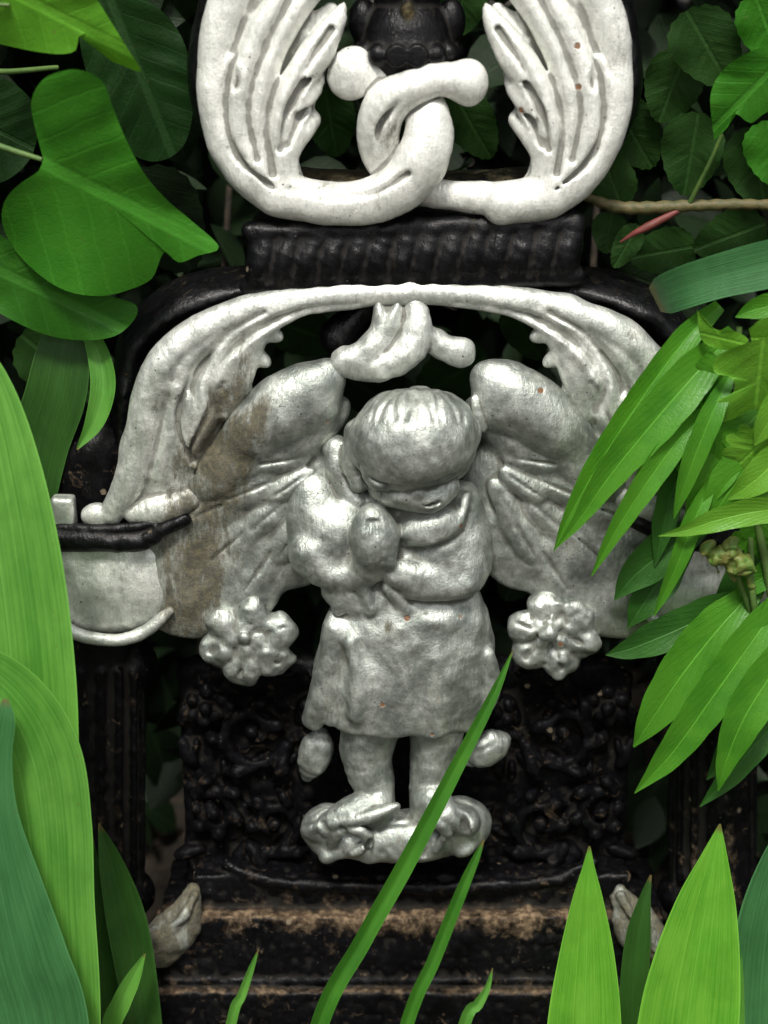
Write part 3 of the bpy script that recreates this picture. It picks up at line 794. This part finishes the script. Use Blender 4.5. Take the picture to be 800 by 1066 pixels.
def strip_geo(pts, fold=0.25, wave=0.0, twist=0.0, nw=13, step=6.0, tooth=0.0, seed=0):
    """pts: (x, y, h, half width); returns V, Q, UV of a blade, its edges lifted towards the viewer by fold"""
    p = crom(pts, step); n = len(p)
    r = np.random.default_rng(seed); ph = r.uniform(0, 6.28, 4)
    tan = np.gradient(p[:, :2], axis=0); tan /= np.linalg.norm(tan, axis=1)[:, None] + 1e-9
    nor = np.stack([-tan[:, 1], tan[:, 0]], 1)
    V = []; UV = []
    ss = np.linspace(-1, 1, nw)
    for i in range(n):
        u = i / (n - 1)
        w = max(p[i, 3], 0.4)
        for s in ss:
            ww = w * (1 + wave * 0.35 * math.sin(9 * u + ph[0] + (2 if s > 0 else 0)) * abs(s) + (tooth * (abs(math.sin(u * n * 0.55)) - 0.5) if abs(s) > 0.99 else 0))
            x = p[i, 0] + nor[i, 0] * s * ww; y = p[i, 1] + nor[i, 1] * s * ww
            h = p[i, 2] + w * (fold * (abs(s) ** 1.4) + twist * s + wave * s * s * math.sin(11 * u + ph[1] + 1.7 * np.sign(s)))
            V.append(P(x, y, h)); UV.append((u, 0.5 + 0.5 * s))
    q = []
    for i in range(n - 1):
        for j in range(nw - 1):
            a = i * nw + j
            q.append((a, a + 1, a + nw + 1, a + nw))
    return np.array(V), np.array(q), np.array(UV)


NLEAF = [0]


def strip(parent, mat, pts, name='leaf', **kw):
    NLEAF[0] += 1
    kw.setdefault('seed', NLEAF[0])
    return link(name, uvmesh(name, *strip_geo(pts, **kw)), M[mat], parent)


def disc(parent, mat, outline, centre, h0, tilt=(0, 0), cup=0.0, rib=(1, 0), veins=0.0, name='leaf', rings=16, curl=0.0, label=None, sub=5):
    """a leaf blade from an outline of (x, y), star shaped round its centre"""
    o = crom([(x, y, 0, 0) for x, y in outline + outline[:1]], sub)[:-1, :2]
    c = np.array(centre, float); rx = np.array(rib, float); L = np.abs((o - c) @ (rx / np.linalg.norm(rx))).max()
    rx /= np.linalg.norm(rx); ry = np.array([-rx[1], rx[0]])
    R = np.linalg.norm(o - c, axis=1).max()
    V = []; UV = []; q = []; m = len(o)
    r = np.random.default_rng(m); ph = r.uniform(0, 6, 3)
    for k in range(rings + 1):
        t = (k / rings) ** 0.85
        for i in range(m):
            p = c + (o[i] - c) * max(t, 0.004)
            d = p - c; a = d @ rx / R; b = d @ ry / R
            h = h0 + tilt[0] * d[0] + tilt[1] * d[1] + R * (cup * (a * a + b * b) + 0.10 * abs(b) ** 1.2 - curl * max(a, 0) ** 2
                + 0.03 * math.sin(5 * a + ph[0]) * b * 2 + 0.035 * t ** 3 * math.sin(i / m * 6.283 * 5 + ph[1]))
            h += veins * math.sin((a - 0.8 * abs(b)) * 20) * min(1, abs(b) * 5)
            V.append(P(p[0], p[1], h)); UV.append((0.5 + 0.5 * (d @ rx) / L, 0.5 + 0.5 * (d @ ry) / L))
    for k in range(rings):
        for i in range(m):
            j = (i + 1) % m
            q.append((k * m + i, k * m + j, (k + 1) * m + j, (k + 1) * m + i))
    ob = link(name, uvmesh(name, np.array(V), np.array(q), np.array(UV)), M[mat], parent)
    if label: ob['label'] = label
    return ob


def stem(parent, mat, pts, name='stem', k=8, bumps=0.0):
    p = crom(pts, 8); V = []; Q = []
    w = np.array([P(*q[:3]) for q in p])
    for i in range(len(p)):
        t = w[min(i + 1, len(p) - 1)] - w[max(i - 1, 0)]; t /= np.linalg.norm(t) + 1e-9
        a = np.cross(t, [0.13, 0.9, 0.3]); a /= np.linalg.norm(a); b = np.cross(t, a)
        r = p[i, 3] * S * (1 + bumps * (i % 2))
        for j in range(k):
            g = 2 * math.pi * j / k
            V.append(w[i] + r * (math.cos(g) * a + math.sin(g) * b))
    for i in range(len(p) - 1):
        for j in range(k):
            Q.append((i * k + j, i * k + (j + 1) % k, (i + 1) * k + (j + 1) % k, (i + 1) * k + j))
    return link(name, mesh_np(name, np.array(V), np.array(Q)), M[mat], parent)


# --- tulip plant, left foreground
tl = empty('tulip_plant', (P(0, 1150, 160)[0], -160 * S, 0), 'tall broad smooth tulip leaves filling the lower left corner in front of the post', 'plant')
strip(tl, 'tulip', [(-30, 1330, 130, 30), (0, 1150, 140, 55), (14, 950, 150, 66), (17, 780, 152, 66), (12, 680, 150, 66), (0, 580, 146, 64), (-14, 480, 138, 54), (-26, 400, 128, 36), (-38, 330, 118, 3)], fold=0.22, wave=0.05, nw=21)
strip(tl, 'tulip', [(60, 1340, 150, 24), (62, 1180, 165, 42), (56, 1050, 172, 48), (50, 940, 178, 48), (46, 860, 182, 50), (34, 790, 186, 52), (6, 735, 188, 46), (-36, 695, 180, 30), (-80, 670, 168, 4)], fold=0.16, wave=0.05, nw=21)
strip(tl, 'tulip_blue', [(60, 1330, 190, 30), (50, 1180, 200, 50), (38, 1066, 206, 54), (20, 1005, 210, 52), (2, 930, 212, 44), (-8, 850, 212, 28), (-3, 790, 212, 16), (4, 750, 214, 12), (6, 728, 210, 3)], fold=0.18, wave=0.05, nw=21)
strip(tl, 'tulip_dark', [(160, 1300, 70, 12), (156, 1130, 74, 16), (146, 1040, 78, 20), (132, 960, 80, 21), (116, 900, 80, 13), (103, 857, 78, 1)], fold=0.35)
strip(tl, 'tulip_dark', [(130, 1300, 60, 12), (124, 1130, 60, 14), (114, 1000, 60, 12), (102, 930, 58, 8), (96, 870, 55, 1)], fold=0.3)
strip(tl, 'tulip', [(104, 1200, 120, 8), (114, 1080, 122, 10), (126, 1045, 124, 10), (138, 1020, 124, 8), (151, 993, 122, 1)], fold=0.5)

# --- tulip plant, right foreground
trp = empty('tulip_plant', (P(700, 1150, 140)[0], -140 * S, 0), 'pointed bright tulip leaves standing upright at the lower right in front of the rusted base', 'plant')
strip(trp, 'tulip_bright', [(606, 1300, 140, 26), (606, 1180, 146, 42), (609, 1070, 150, 39), (611, 1000, 150, 30), (612, 940, 150, 17), (613, 905, 148, 7), (614, 881, 146, 1)], fold=0.24, wave=0.04, nw=17)
strip(trp, 'tulip_dark', [(660, 1300, 80, 10), (659, 1130, 86, 14), (660, 1040, 88, 15), (665, 975, 88, 13), (672, 935, 86, 6), (678, 911, 84, 1)], fold=0.35)
strip(trp, 'tulip_bright', [(700, 1320, 160, 30), (706, 1180, 166, 54), (717, 1066, 170, 53), (726, 1000, 170, 45), (736, 940, 168, 31), (744, 895, 166, 15), (750, 858, 162, 1)], fold=0.24, wave=0.04, nw=19)
strip(trp, 'tulip_blue', [(800, 1320, 100, 30), (806, 1150, 106, 48), (808, 1040, 110, 50), (815, 960, 112, 46), (825, 890, 110, 28), (838, 830, 106, 2)], fold=0.24, wave=0.04, nw=17)
strip(trp, 'tulip', [(772, 1250, 120, 6), (770, 1080, 120, 6), (770, 1010, 120, 4), (768, 963, 118, 0.6)], fold=0.5, nw=7)

# --- grass blades
GL = [
    ('grass', [(290, 1260, 150, 9), (332, 1070, 140, 12), (378, 980, 126, 12), (424, 898, 112, 12), (472, 806, 96, 10), (512, 728, 80, 7), (534, 678, 66, 1)], 'long slim grass blade slanting across the cherub, its tip by the rosette'),
    ('grass', [(370, 1260, 110, 7), (424, 1066, 96, 9), (452, 1000, 86, 9), (480, 930, 74, 8), (496, 893, 66, 5), (504, 874, 60, 1)], 'shorter grass blade leaning in front of the base, its tip under the cherub cloud'),
    ('tulip', [(214, 1240, 90, 5), (240, 1070, 86, 7), (252, 1036, 84, 6), (262, 1008, 82, 4), (269, 989, 80, 0.8)], 'short grass tip poking up before the left part of the base'),
    ('tulip', [(440, 1240, 100, 6), (482, 1072, 92, 8), (498, 1046, 88, 7), (508, 1028, 84, 4), (513, 1008, 82, 0.8)], 'short curved grass tip before the base, between two leaning blades and tulips'),
]
for mt, pts, lab in GL:
    g = uvmesh('grass_blade', *strip_geo([(q[0], q[1], q[2], q[3] * 0.78) for q in pts], fold=0.7, nw=9, seed=3))
    o = link('grass_blade', g, M[mt]); o['label'] = lab; o['category'] = 'grass blade'; o['group'] = 'grass blades in front of the ornament'

# --- heart-leaved plant, upper left
hp = empty('heart_leaved_plant', (P(-60, 600, -30)[0], 30 * S, 0), 'plant with large smooth heart shaped leaves at the upper left beside the scrolls', 'plant')
disc(hp, 'heart', [(45, 165), (36, 130), (33, 103), (48, 80), (80, 72), (106, 84), (117, 110), (130, 142), (150, 180), (174, 208), (200, 230), (228, 257), (206, 266), (186, 273), (172, 262), (166, 272), (158, 290), (136, 301), (105, 308), (70, 303), (40, 285), (14, 258), (2, 230), (6, 207), (22, 190), (40, 178)],
     (88, 190), 60, (0.10, -0.35), -0.05, (183, 92), 0.8)
disc(hp, 'heart_bright', [(-70, -30), (-20, -70), (60, -60), (95, -10), (118, 26), (134, 52), (147, 74), (128, 68), (113, 61), (109, 44), (96, 34), (82, 38), (79, 52), (60, 56), (20, 50), (-30, 36), (-65, 10)],
     (40, 5), 80, (0.05, -0.4), -0.05, (180, 90), 1.0, label='bright green leaf with a bite out of its edge')
disc(hp, 'heart_mid', [(-60, 230), (-20, 235), (30, 262), (90, 300), (142, 318), (128, 345), (96, 354), (50, 349), (0, 326), (-50, 290)], (40, 300), 8, (0.05, -0.25), -0.05, (190, 90), 0.8)
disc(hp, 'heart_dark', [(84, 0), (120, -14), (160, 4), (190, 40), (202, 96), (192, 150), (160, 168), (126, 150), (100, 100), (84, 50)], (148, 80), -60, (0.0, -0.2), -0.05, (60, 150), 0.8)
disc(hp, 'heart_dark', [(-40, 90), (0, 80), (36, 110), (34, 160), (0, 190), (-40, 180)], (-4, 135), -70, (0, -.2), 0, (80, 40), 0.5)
stem(hp, 'stem', [(-90, 120, 20, 4), (0, 152, 50, 3.2), (44, 166, 60, 2.4)])
stem(hp, 'stem', [(-120, 700, -30, 7), (-110, 400, -20, 6), (-96, 120, 10, 5), (-90, -100, 20, 4)])
stem(hp, 'stem', [(-90, 60, 10, 3), (-10, 74, -20, 3), (60, 70, -60, 2.5)])
stem(hp, 'stem', [(-100, -30, 30, 3), (-60, 0, 78, 3), (10, 5, 82, 2)])

# --- lily shoots beside the left post
ly = empty('lily_shoot', (P(60, 700, -50)[0], 50 * S, 0), 'drooping ribbed lily leaf with a folded tip between the heart leaves and the black post', 'plant')
strip(ly, 'tulip_dark', [(30, 700, -60, 12), (30, 560, -50, 22), (40, 470, -40, 30), (58, 410, -30, 32), (66, 360, -34, 26), (70, 320, -50, 8)], fold=0.2)
strip(ly, 'tulip', [(92, 340, -36, 8), (104, 375, -22, 12), (107, 405, -14, 13), (98, 440, -8, 10), (80, 468, -4, 1)], fold=0.6)

# --- lanceolate plant, right
lp = empty('lanceolate_plant', (P(850, 700, 40)[0], -40 * S, 0), 'leafy plant with many long pointed green leaves overlapping the right wing', 'plant')
LV = [
    ('lance', [(750, 318, 40, 8), (715, 352, 60, 15), (668, 415, 70, 17), (622, 486, 72, 14), (592, 540, 68, 7), (577, 574, 62, .6)], .5),
    ('lance', [(765, 345, 52, 10), (725, 388, 74, 24), (680, 440, 84, 25), (636, 494, 82, 18), (604, 540, 74, 8), (580, 570, 64, .6)], .35),
    ('lance', [(752, 420, 60, 8), (712, 452, 80, 15), (674, 502, 86, 15), (642, 552, 80, 10), (616, 600, 70, .6)], .45),
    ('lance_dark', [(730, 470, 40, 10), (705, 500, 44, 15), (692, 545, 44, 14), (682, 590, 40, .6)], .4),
    ('lance', [(742, 500, 64, 6), (724, 540, 74, 12), (706, 586, 72, 10), (692, 618, 64, 6), (681, 642, 58, .6)], .5),
    ('lance_dark', [(735, 545, 30, 10), (695, 572, 36, 24), (660, 600, 36, 18), (640, 625, 30, .6)], .3),
    ('lance_bright', [(830, 530, 80, 14), (790, 532, 92, 16), (745, 542, 92, 13), (715, 552, 86, 7), (686, 558, 78, .6)], .35),
    ('lance_dark', [(790, 622, 34, 12), (740, 640, 44, 22), (690, 662, 48, 21), (655, 676, 44, 12), (631, 682, 38, .6)], .3),
    ('lance', [(790, 610, 36, 10), (752, 650, 54, 26), (712, 700, 60, 28), (682, 744, 56, 20), (660, 778, 48, 1)], .25),
    ('lance', [(826, 610, 46, 10), (786, 664, 70, 22), (742, 726, 76, 24), (700, 784, 70, 17), (661, 826, 60, .6)], .35),
    ('lance', [(850, 640, 60, 10), (812, 690, 76, 22), (778, 742, 82, 24), (758, 788, 76, 14), (748, 824, 68, .6)], .35),
    ('lance_dark', [(820, 740, 30, 10), (786, 776, 40, 18), (756, 812, 40, 12), (729, 840, 34, .6)], .3),
    ('lance_dark', [(760, 690, 10, 10), (730, 740, 20, 16), (700, 780, 20, 10), (690, 800, 16, .6)], .3),
    ('lance_bright', [(850, 470, 60, 10), (815, 500, 70, 14), (790, 512, 72, 12), (770, 516, 70, .6)], .35),
    ('lance_dark', [(800, 560, 10, 14), (770, 610, 20, 22), (750, 650, 20, 12), (742, 680, 14, .6)], .3),
    ('lance', [(840, 560, 30, 10), (810, 590, 44, 16), (780, 610, 46, 12), (762, 618, 42, .6)], .3),
    ('lance', [(800, 420, 40, 8), (770, 452, 60, 22), (742, 492, 66, 26), (722, 530, 62, 10), (714, 548, 56, .6)], .2),
    ('lance_dark', [(830, 420, 20, 10), (800, 462, 36, 26), (780, 500, 40, 20), (770, 530, 36, .6)], .25),
    ('lance', [(815, 440, 50, 10), (790, 470, 66, 26), (764, 505, 70, 28), (740, 540, 64, 14), (728, 560, 58, .6)], .2),
    ('lance_bright', [(830, 455, 66, 10), (806, 482, 80, 20), (780, 505, 82, 16), (758, 520, 76, .6)], .3),
    ('lance', [(760, 392, 70, 6), (742, 430, 86, 14), (722, 480, 86, 13), (708, 520, 78, 6), (702, 540, 72, .6)], .4),
    ('lance', [(845, 580, 40, 10), (820, 625, 60, 20), (800, 668, 64, 18), (786, 700, 58, .6)], .3),
    ('lance_dark', [(840, 690, 20, 12), (800, 740, 30, 24), (764, 780, 32, 20), (736, 812, 26, .6)], .3),
    ('lance', [(700, 420, 30, 6), (684, 470, 50, 13), (664, 520, 52, 11), (650, 556, 46, .6)], .4),
    ('lance_dark', [(720, 560, 10, 10), (690, 600, 20, 22), (668, 632, 22, 16), (654, 654, 16, .6)], .3),
    ('lance_bright', [(840, 384, 80, 8), (820, 410, 92, 18), (800, 440, 92, 16), (786, 464, 86, .6)], .3),
    ('lance', [(850, 330, 60, 8), (815, 318, 74, 16), (786, 322, 76, 12), (766, 330, 72, .6)], .3),
    ('lance_dark', [(770, 380, 20, 10), (744, 396, 34, 22), (716, 412, 36, 16), (700, 424, 30, .6)], .25),
]
for mt, pts, fo in LV:
    pts = [(q[0], q[1], q[2], q[3] * 0.9) for q in pts]
    strip(lp, mt, pts, fold=fo, wave=0.10, tooth=0.05, nw=13)
disc(lp, 'lance_bright', [(800, 350), (830, 372), (834, 420), (808, 438), (786, 426), (764, 436), (738, 442), (742, 420), (760, 412), (766, 402), (760, 392), (744, 388), (746, 372), (764, 362)], (790, 398), 92, (0.1, -0.4), -.04, (-10, 90), 0.5,
     label='yellow green lobed leaf with a bite out of its edge', rings=10)
disc(lp, 'lance_bright', [(726, 322), (744, 342), (764, 344), (780, 354), (766, 364), (744, 362), (730, 352)], (752, 352), 84, (0, -0.3), 0, (50, 12), 0.3, rings=8)
disc(lp, 'lance_bright', [(780, 342), (800, 330), (840, 340), (842, 366), (808, 372), (786, 360)], (812, 352), 96, (0, -0.4), 0, (50, 0), 0.3, rings=8)
def lobed(cx, cy, R, ang, h, mt):
    o = []
    for i in range(40):
        a = i / 40 * 2 * math.pi; r = R * (0.72 + 0.26 * math.cos(5 * a) ** 2 * (1 if math.cos(a) > -0.8 else 0.3) + (0.03 if i % 2 else -0.03))
        o.append((cx + r * math.cos(a + ang), cy + 0.85 * r * math.sin(a + ang)))
    disc(lp, mt, o, (cx, cy), h, (0.1, -0.35), -0.05, (math.cos(ang), math.sin(ang)), 0.5, rings=10)
lobed(742, 486, 40, 1.8, 62, 'lance'); lobed(786, 468, 36, 2.4, 78, 'lance_bright'); lobed(722, 402, 30, 2.0, 64, 'lance'); lobed(790, 560, 30, 1.4, 50, 'lance')
disc(lp, 'lance', [(716, 388), (740, 366), (752, 392), (742, 432), (716, 436), (704, 414)], (728, 406), 66, (0, -0.3), 0, (10, 60), 0.3, rings=8)
strip(lp, 'tulip_blue', [(860, 262, 60, 24), (800, 275, 70, 25), (750, 287, 74, 23), (712, 299, 66, 22), (690, 308, 48, 20), (682, 312, 30, 14)], fold=0.15, nw=15)
stem(lp, 'stem', [(850, 1000, 10, 5), (830, 800, 30, 5), (800, 600, 50, 4.5), (770, 450, 50, 4), (770, 340, 50, 3)])
stem(lp, 'stem', [(764, 590, 66, 3), (776, 620, 52, 3.5), (800, 690, 36, 4), (830, 790, 30, 5)])
stem(lp, 'stem', [(782, 560, 56, 3), (784, 620, 60, 3.5), (796, 670, 50, 4)])
for (x, y, r, a) in ((752, 578, 15, 10), (772, 588, 17, -15), (736, 570, 10, 40), (762, 566, 9, 60)):
    F = Field((x - 32, y - 32, x + 32, y + 32), 40, 100, 0.0007)
    F.ell(x, y, 70, r, r * 0.62, r * 0.7, 3, a); F.ell(x - r * .5, y + 3, 72, r * .45, r * .4, r * .5, 4); F.tube([(x, y, 70, 5), (x + 8, y + 12, 66, 3.5), (x + 12, y + 24, 60, 3)], 4)
    for j in range(4): F.tube([(x - r * .8, y + (j - 1.5) * 3, 74, 1), (x, y + (j - 1.5) * 5, 80, 1.2), (x + r * .9, y + (j - 1.5) * 3, 74, 1)], 3, sub=True)
    F.rough(6, 1.6, int(x)); me, V = F.mesh('bud'); link('bud', me, M['bud'], lp)

# --- rose cane, upper right
rc = empty('rose_cane', (P(860, 500, -80)[0], 80 * S, 0), 'bristly brown rose cane with rounded toothed leaves behind the scrolls at upper right', 'plant')
stem(rc, 'cane', [(900, 700, -90, 6), (900, 300, -60, 6), (850, 222, -40, 5), (790, 213, -34, 5), (720, 214, -34, 5.5), (650, 216, -38, 6), (610, 205, -46, 4)], 'cane', 8, 0.25)
stem(rc, 'stem', [(752, 140, 0, 2), (738, 172, -12, 2.2), (718, 212, -32, 2.6)], 'petiole')
stem(rc, 'red', [(646, 252, -34, 1), (660, 243, -30, 3), (674, 236, -27, 4.5), (690, 228, -30, 4), (712, 216, -34, 2.5)], 'petiole')


def oval(cx, cy, L, W, ang, teeth=0.022, n=40):
    a0 = math.radians(ang); o = []
    for i in range(n):
        t = i / n * 2 * math.pi
        r = 1 + (teeth if i % 2 else -teeth)
        x = L * math.cos(t) * r; y = W * math.sin(t) * r * (1 - 0.28 * math.cos(t))
        o.append((cx + x * math.cos(a0) - y * math.sin(a0), cy + x * math.sin(a0) + y * math.cos(a0)))
    return o


def oleaf(parent, mat, cx, cy, L, W, ang, h, tilt=(0, -0.3), **kw):
    return disc(parent, mat, oval(cx, cy, L, W, ang), (cx, cy), h, tilt, 0.0, (math.cos(math.radians(ang)), math.sin(math.radians(ang))), 0.5, rings=8, **kw)


disc(rc, 'heart', [(744, 146), (740, 100), (752, 74), (776, 56), (800, 50), (840, 60), (846, 100), (800, 116), (782, 128), (766, 118), (758, 132)], (788, 88), 0, (0, -.3), 0, (-60, 60), 0.5, rings=8)
for mt, cx, cy, L, W, a, h in (('shade', 738, 50, 46, 36, 60, -50), ('shade', 700, 90, 40, 30, 110, -80), ('shade', 790, 175, 44, 34, 80, -40), ('shade', 636, 182, 34, 24, 250, -60), ('shade', 720, 160, 44, 32, 100, -90),
                               ('shade', 760, 246, 40, 26, 160, -70), ('shade', 690, 262, 36, 24, 170, -80), ('shade', 634, 242, 22, 18, 100, -60), ('shade', 660, 140, 40, 30, 60, -110), ('heart', 800, 30, 40, 30, 70, -30),
                               ('shade', 652, 256, 26, 14, 120, -50), ('heart', 806, 160, 36, 30, 80, -20)):
    oleaf(rc, mt, cx, cy, L, W, a, h)

# --- dense shrub behind everything: sprays in view + the mass behind them
sh = empty('shrub', (0, 0.30, 0), 'dense dark green shrub closing the space behind the ornament', 'shrub')
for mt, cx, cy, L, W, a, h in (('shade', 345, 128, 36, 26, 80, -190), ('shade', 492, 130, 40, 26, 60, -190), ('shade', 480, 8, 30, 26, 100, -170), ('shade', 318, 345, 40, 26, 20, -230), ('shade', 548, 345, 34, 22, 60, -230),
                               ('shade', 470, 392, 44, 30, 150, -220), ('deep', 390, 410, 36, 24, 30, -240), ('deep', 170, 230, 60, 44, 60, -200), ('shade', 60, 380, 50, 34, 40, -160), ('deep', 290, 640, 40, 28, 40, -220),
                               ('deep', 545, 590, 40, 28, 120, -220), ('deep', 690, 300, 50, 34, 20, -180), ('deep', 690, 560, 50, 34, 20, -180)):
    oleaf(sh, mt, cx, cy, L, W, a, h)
for x in (-0.25, -0.1, 0.06, 0.2):
    w0 = [(x / S * 1.2 + 400 + 20 * j, 1500 - 330 * j, -400 - 40 * math.sin(j * 2 + x * 9), 8 - j) for j in range(6)]
    stem(sh, 'soil', w0, 'branch', 7)
def foliage(n, boxes, seed, smin, smax):
    r = np.random.default_rng(seed); Vs = []; Qs = []; UVs = []
    prof = np.array([0.0, 0.55, 0.9, 1.0, 0.85, 0.5, 0.0])
    base = []; uv = []
    for i, w in enumerate(prof):
        for s in (-1, 0, 1):
            base.append(((i / 6 - 0.5) * 2, s * w * 0.6, 0.22 * abs(s) * w - 0.25 * (i / 6 - 0.5) ** 2)); uv.append((i / 6, 0.5 + s * w * 0.5))
    base = np.array(base); uv = np.array(uv)
    q = np.array([(i * 3 + j, i * 3 + j + 1, i * 3 + j + 4, i * 3 + j + 3) for i in range(6) for j in range(2)])
    for k in range(n):
        b = boxes[r.integers(len(boxes))]
        c = r.uniform(b[0], b[1])
        size = r.uniform(smin, smax)
        fwd = r.normal(size=3); fwd[2] -= 0.5; fwd[1] -= 0.5; fwd /= np.linalg.norm(fwd)
        up = np.array([0, -0.6, 1.0]) + 0.7 * r.normal(size=3)
        sd = np.cross(up, fwd); sd /= np.linalg.norm(sd); up = np.cross(fwd, sd)
        Vs.append(c + size * (base[:, :1] * fwd + base[:, 1:2] * sd + base[:, 2:] * up)); Qs.append(q + k * len(base)); UVs.append(uv)
    return uvmesh('foliage', np.vstack(Vs), np.vstack(Qs), np.vstack(UVs))
A = np.array
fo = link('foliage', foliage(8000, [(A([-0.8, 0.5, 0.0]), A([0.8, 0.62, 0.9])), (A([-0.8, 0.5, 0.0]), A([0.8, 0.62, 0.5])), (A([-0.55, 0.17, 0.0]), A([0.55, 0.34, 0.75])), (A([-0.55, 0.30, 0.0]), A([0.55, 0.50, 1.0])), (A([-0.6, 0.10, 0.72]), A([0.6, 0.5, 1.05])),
                                    (A([-0.6, -0.02, 0.0]), A([-0.27, 0.3, 0.75])), (A([0.29, 0.02, 0.0]), A([0.6, 0.3, 0.75]))], 4, 0.016, 0.034), M['deep'], sh)  # includes unseen overhang and side masses, added to shade the background
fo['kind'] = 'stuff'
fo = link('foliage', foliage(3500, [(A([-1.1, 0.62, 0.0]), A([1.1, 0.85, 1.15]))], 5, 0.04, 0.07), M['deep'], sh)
fo['kind'] = 'stuff'

# --- ground
n = 160
g = np.linspace(-1, 1, n); g = np.sign(g) * (np.abs(g) ** 3.2)
GX, GY = np.meshgrid(g * 60, g * 60, indexing='ij')
r2 = np.random.default_rng(8)
GZ = r2.normal(size=GX.shape) * 0.004 * (np.hypot(GX, GY) < 2) - 0.004
idx = np.arange(n * n).reshape(n, n)
Q = np.stack([idx[:-1, :-1], idx[1:, :-1], idx[1:, 1:], idx[:-1, 1:]], -1).reshape(-1, 4)
gr = link('ground', mesh_np('ground', np.stack([GX, GY, GZ], -1).reshape(-1, 3), Q), M['soil'])
gr['kind'] = 'structure'; gr['label'] = 'dark bare soil of the flower bed'

# ------------------------------------------------------------------ light, sky, camera
EL, AZ = math.radians(55), math.radians(-10)     # the bright part of the cloud, in front of the ornament
world = bpy.data.worlds.new('World'); scene.world = world; world.use_nodes = True
nt = world.node_tree; nt.nodes.clear()
sky = nt.nodes.new('ShaderNodeTexSky'); sky.sky_type = 'NISHITA'; sky.sun_disc = False
sky.sun_elevation = EL; sky.sun_rotation = math.pi + AZ
sky.air_density = 1.0; sky.dust_density = 4.0
hs = nt.nodes.new('ShaderNodeHueSaturation'); hs.inputs['Saturation'].default_value = 0.25
bg = nt.nodes.new('ShaderNodeBackground'); bg.inputs['Strength'].default_value = 0.05
wo = nt.nodes.new('ShaderNodeOutputWorld')
nt.links.new(sky.outputs[0], hs.inputs['Color']); nt.links.new(hs.outputs[0], bg.inputs['Color']); nt.links.new(bg.outputs[0], wo.inputs[0])
sun = bpy.data.lights.new('sun', 'SUN'); sun.energy = 1.5; sun.angle = math.radians(11); sun.color = (1.0, 0.97, 0.90)
so = bpy.data.objects.new('sun', sun); COL.objects.link(so)
dirv = Vector((math.sin(AZ) * math.cos(EL), -math.cos(AZ) * math.cos(EL), math.sin(EL)))
so.rotation_euler = dirv.to_track_quat('Z', 'Y').to_euler()

cam = bpy.data.cameras.new('camera'); co = bpy.data.objects.new('camera', cam); COL.objects.link(co)
co.location = CAM; co.rotation_euler = (math.pi / 2 - PITCH, 0, 0)
cam.sensor_fit = 'HORIZONTAL'; cam.sensor_width = 36; cam.lens = 18 / TH
cam.clip_start = 0.01; cam.clip_end = 500
cam.dof.use_dof = True; cam.dof.focus_distance = DIST - 0.01; cam.dof.aperture_fstop = 9.0
scene.camera = co
vs = scene.view_settings
vs.view_transform = 'Standard'; vs.look = 'None'; vs.gamma = 1.0; vs.exposure = 1.5; vs.use_curve_mapping = False
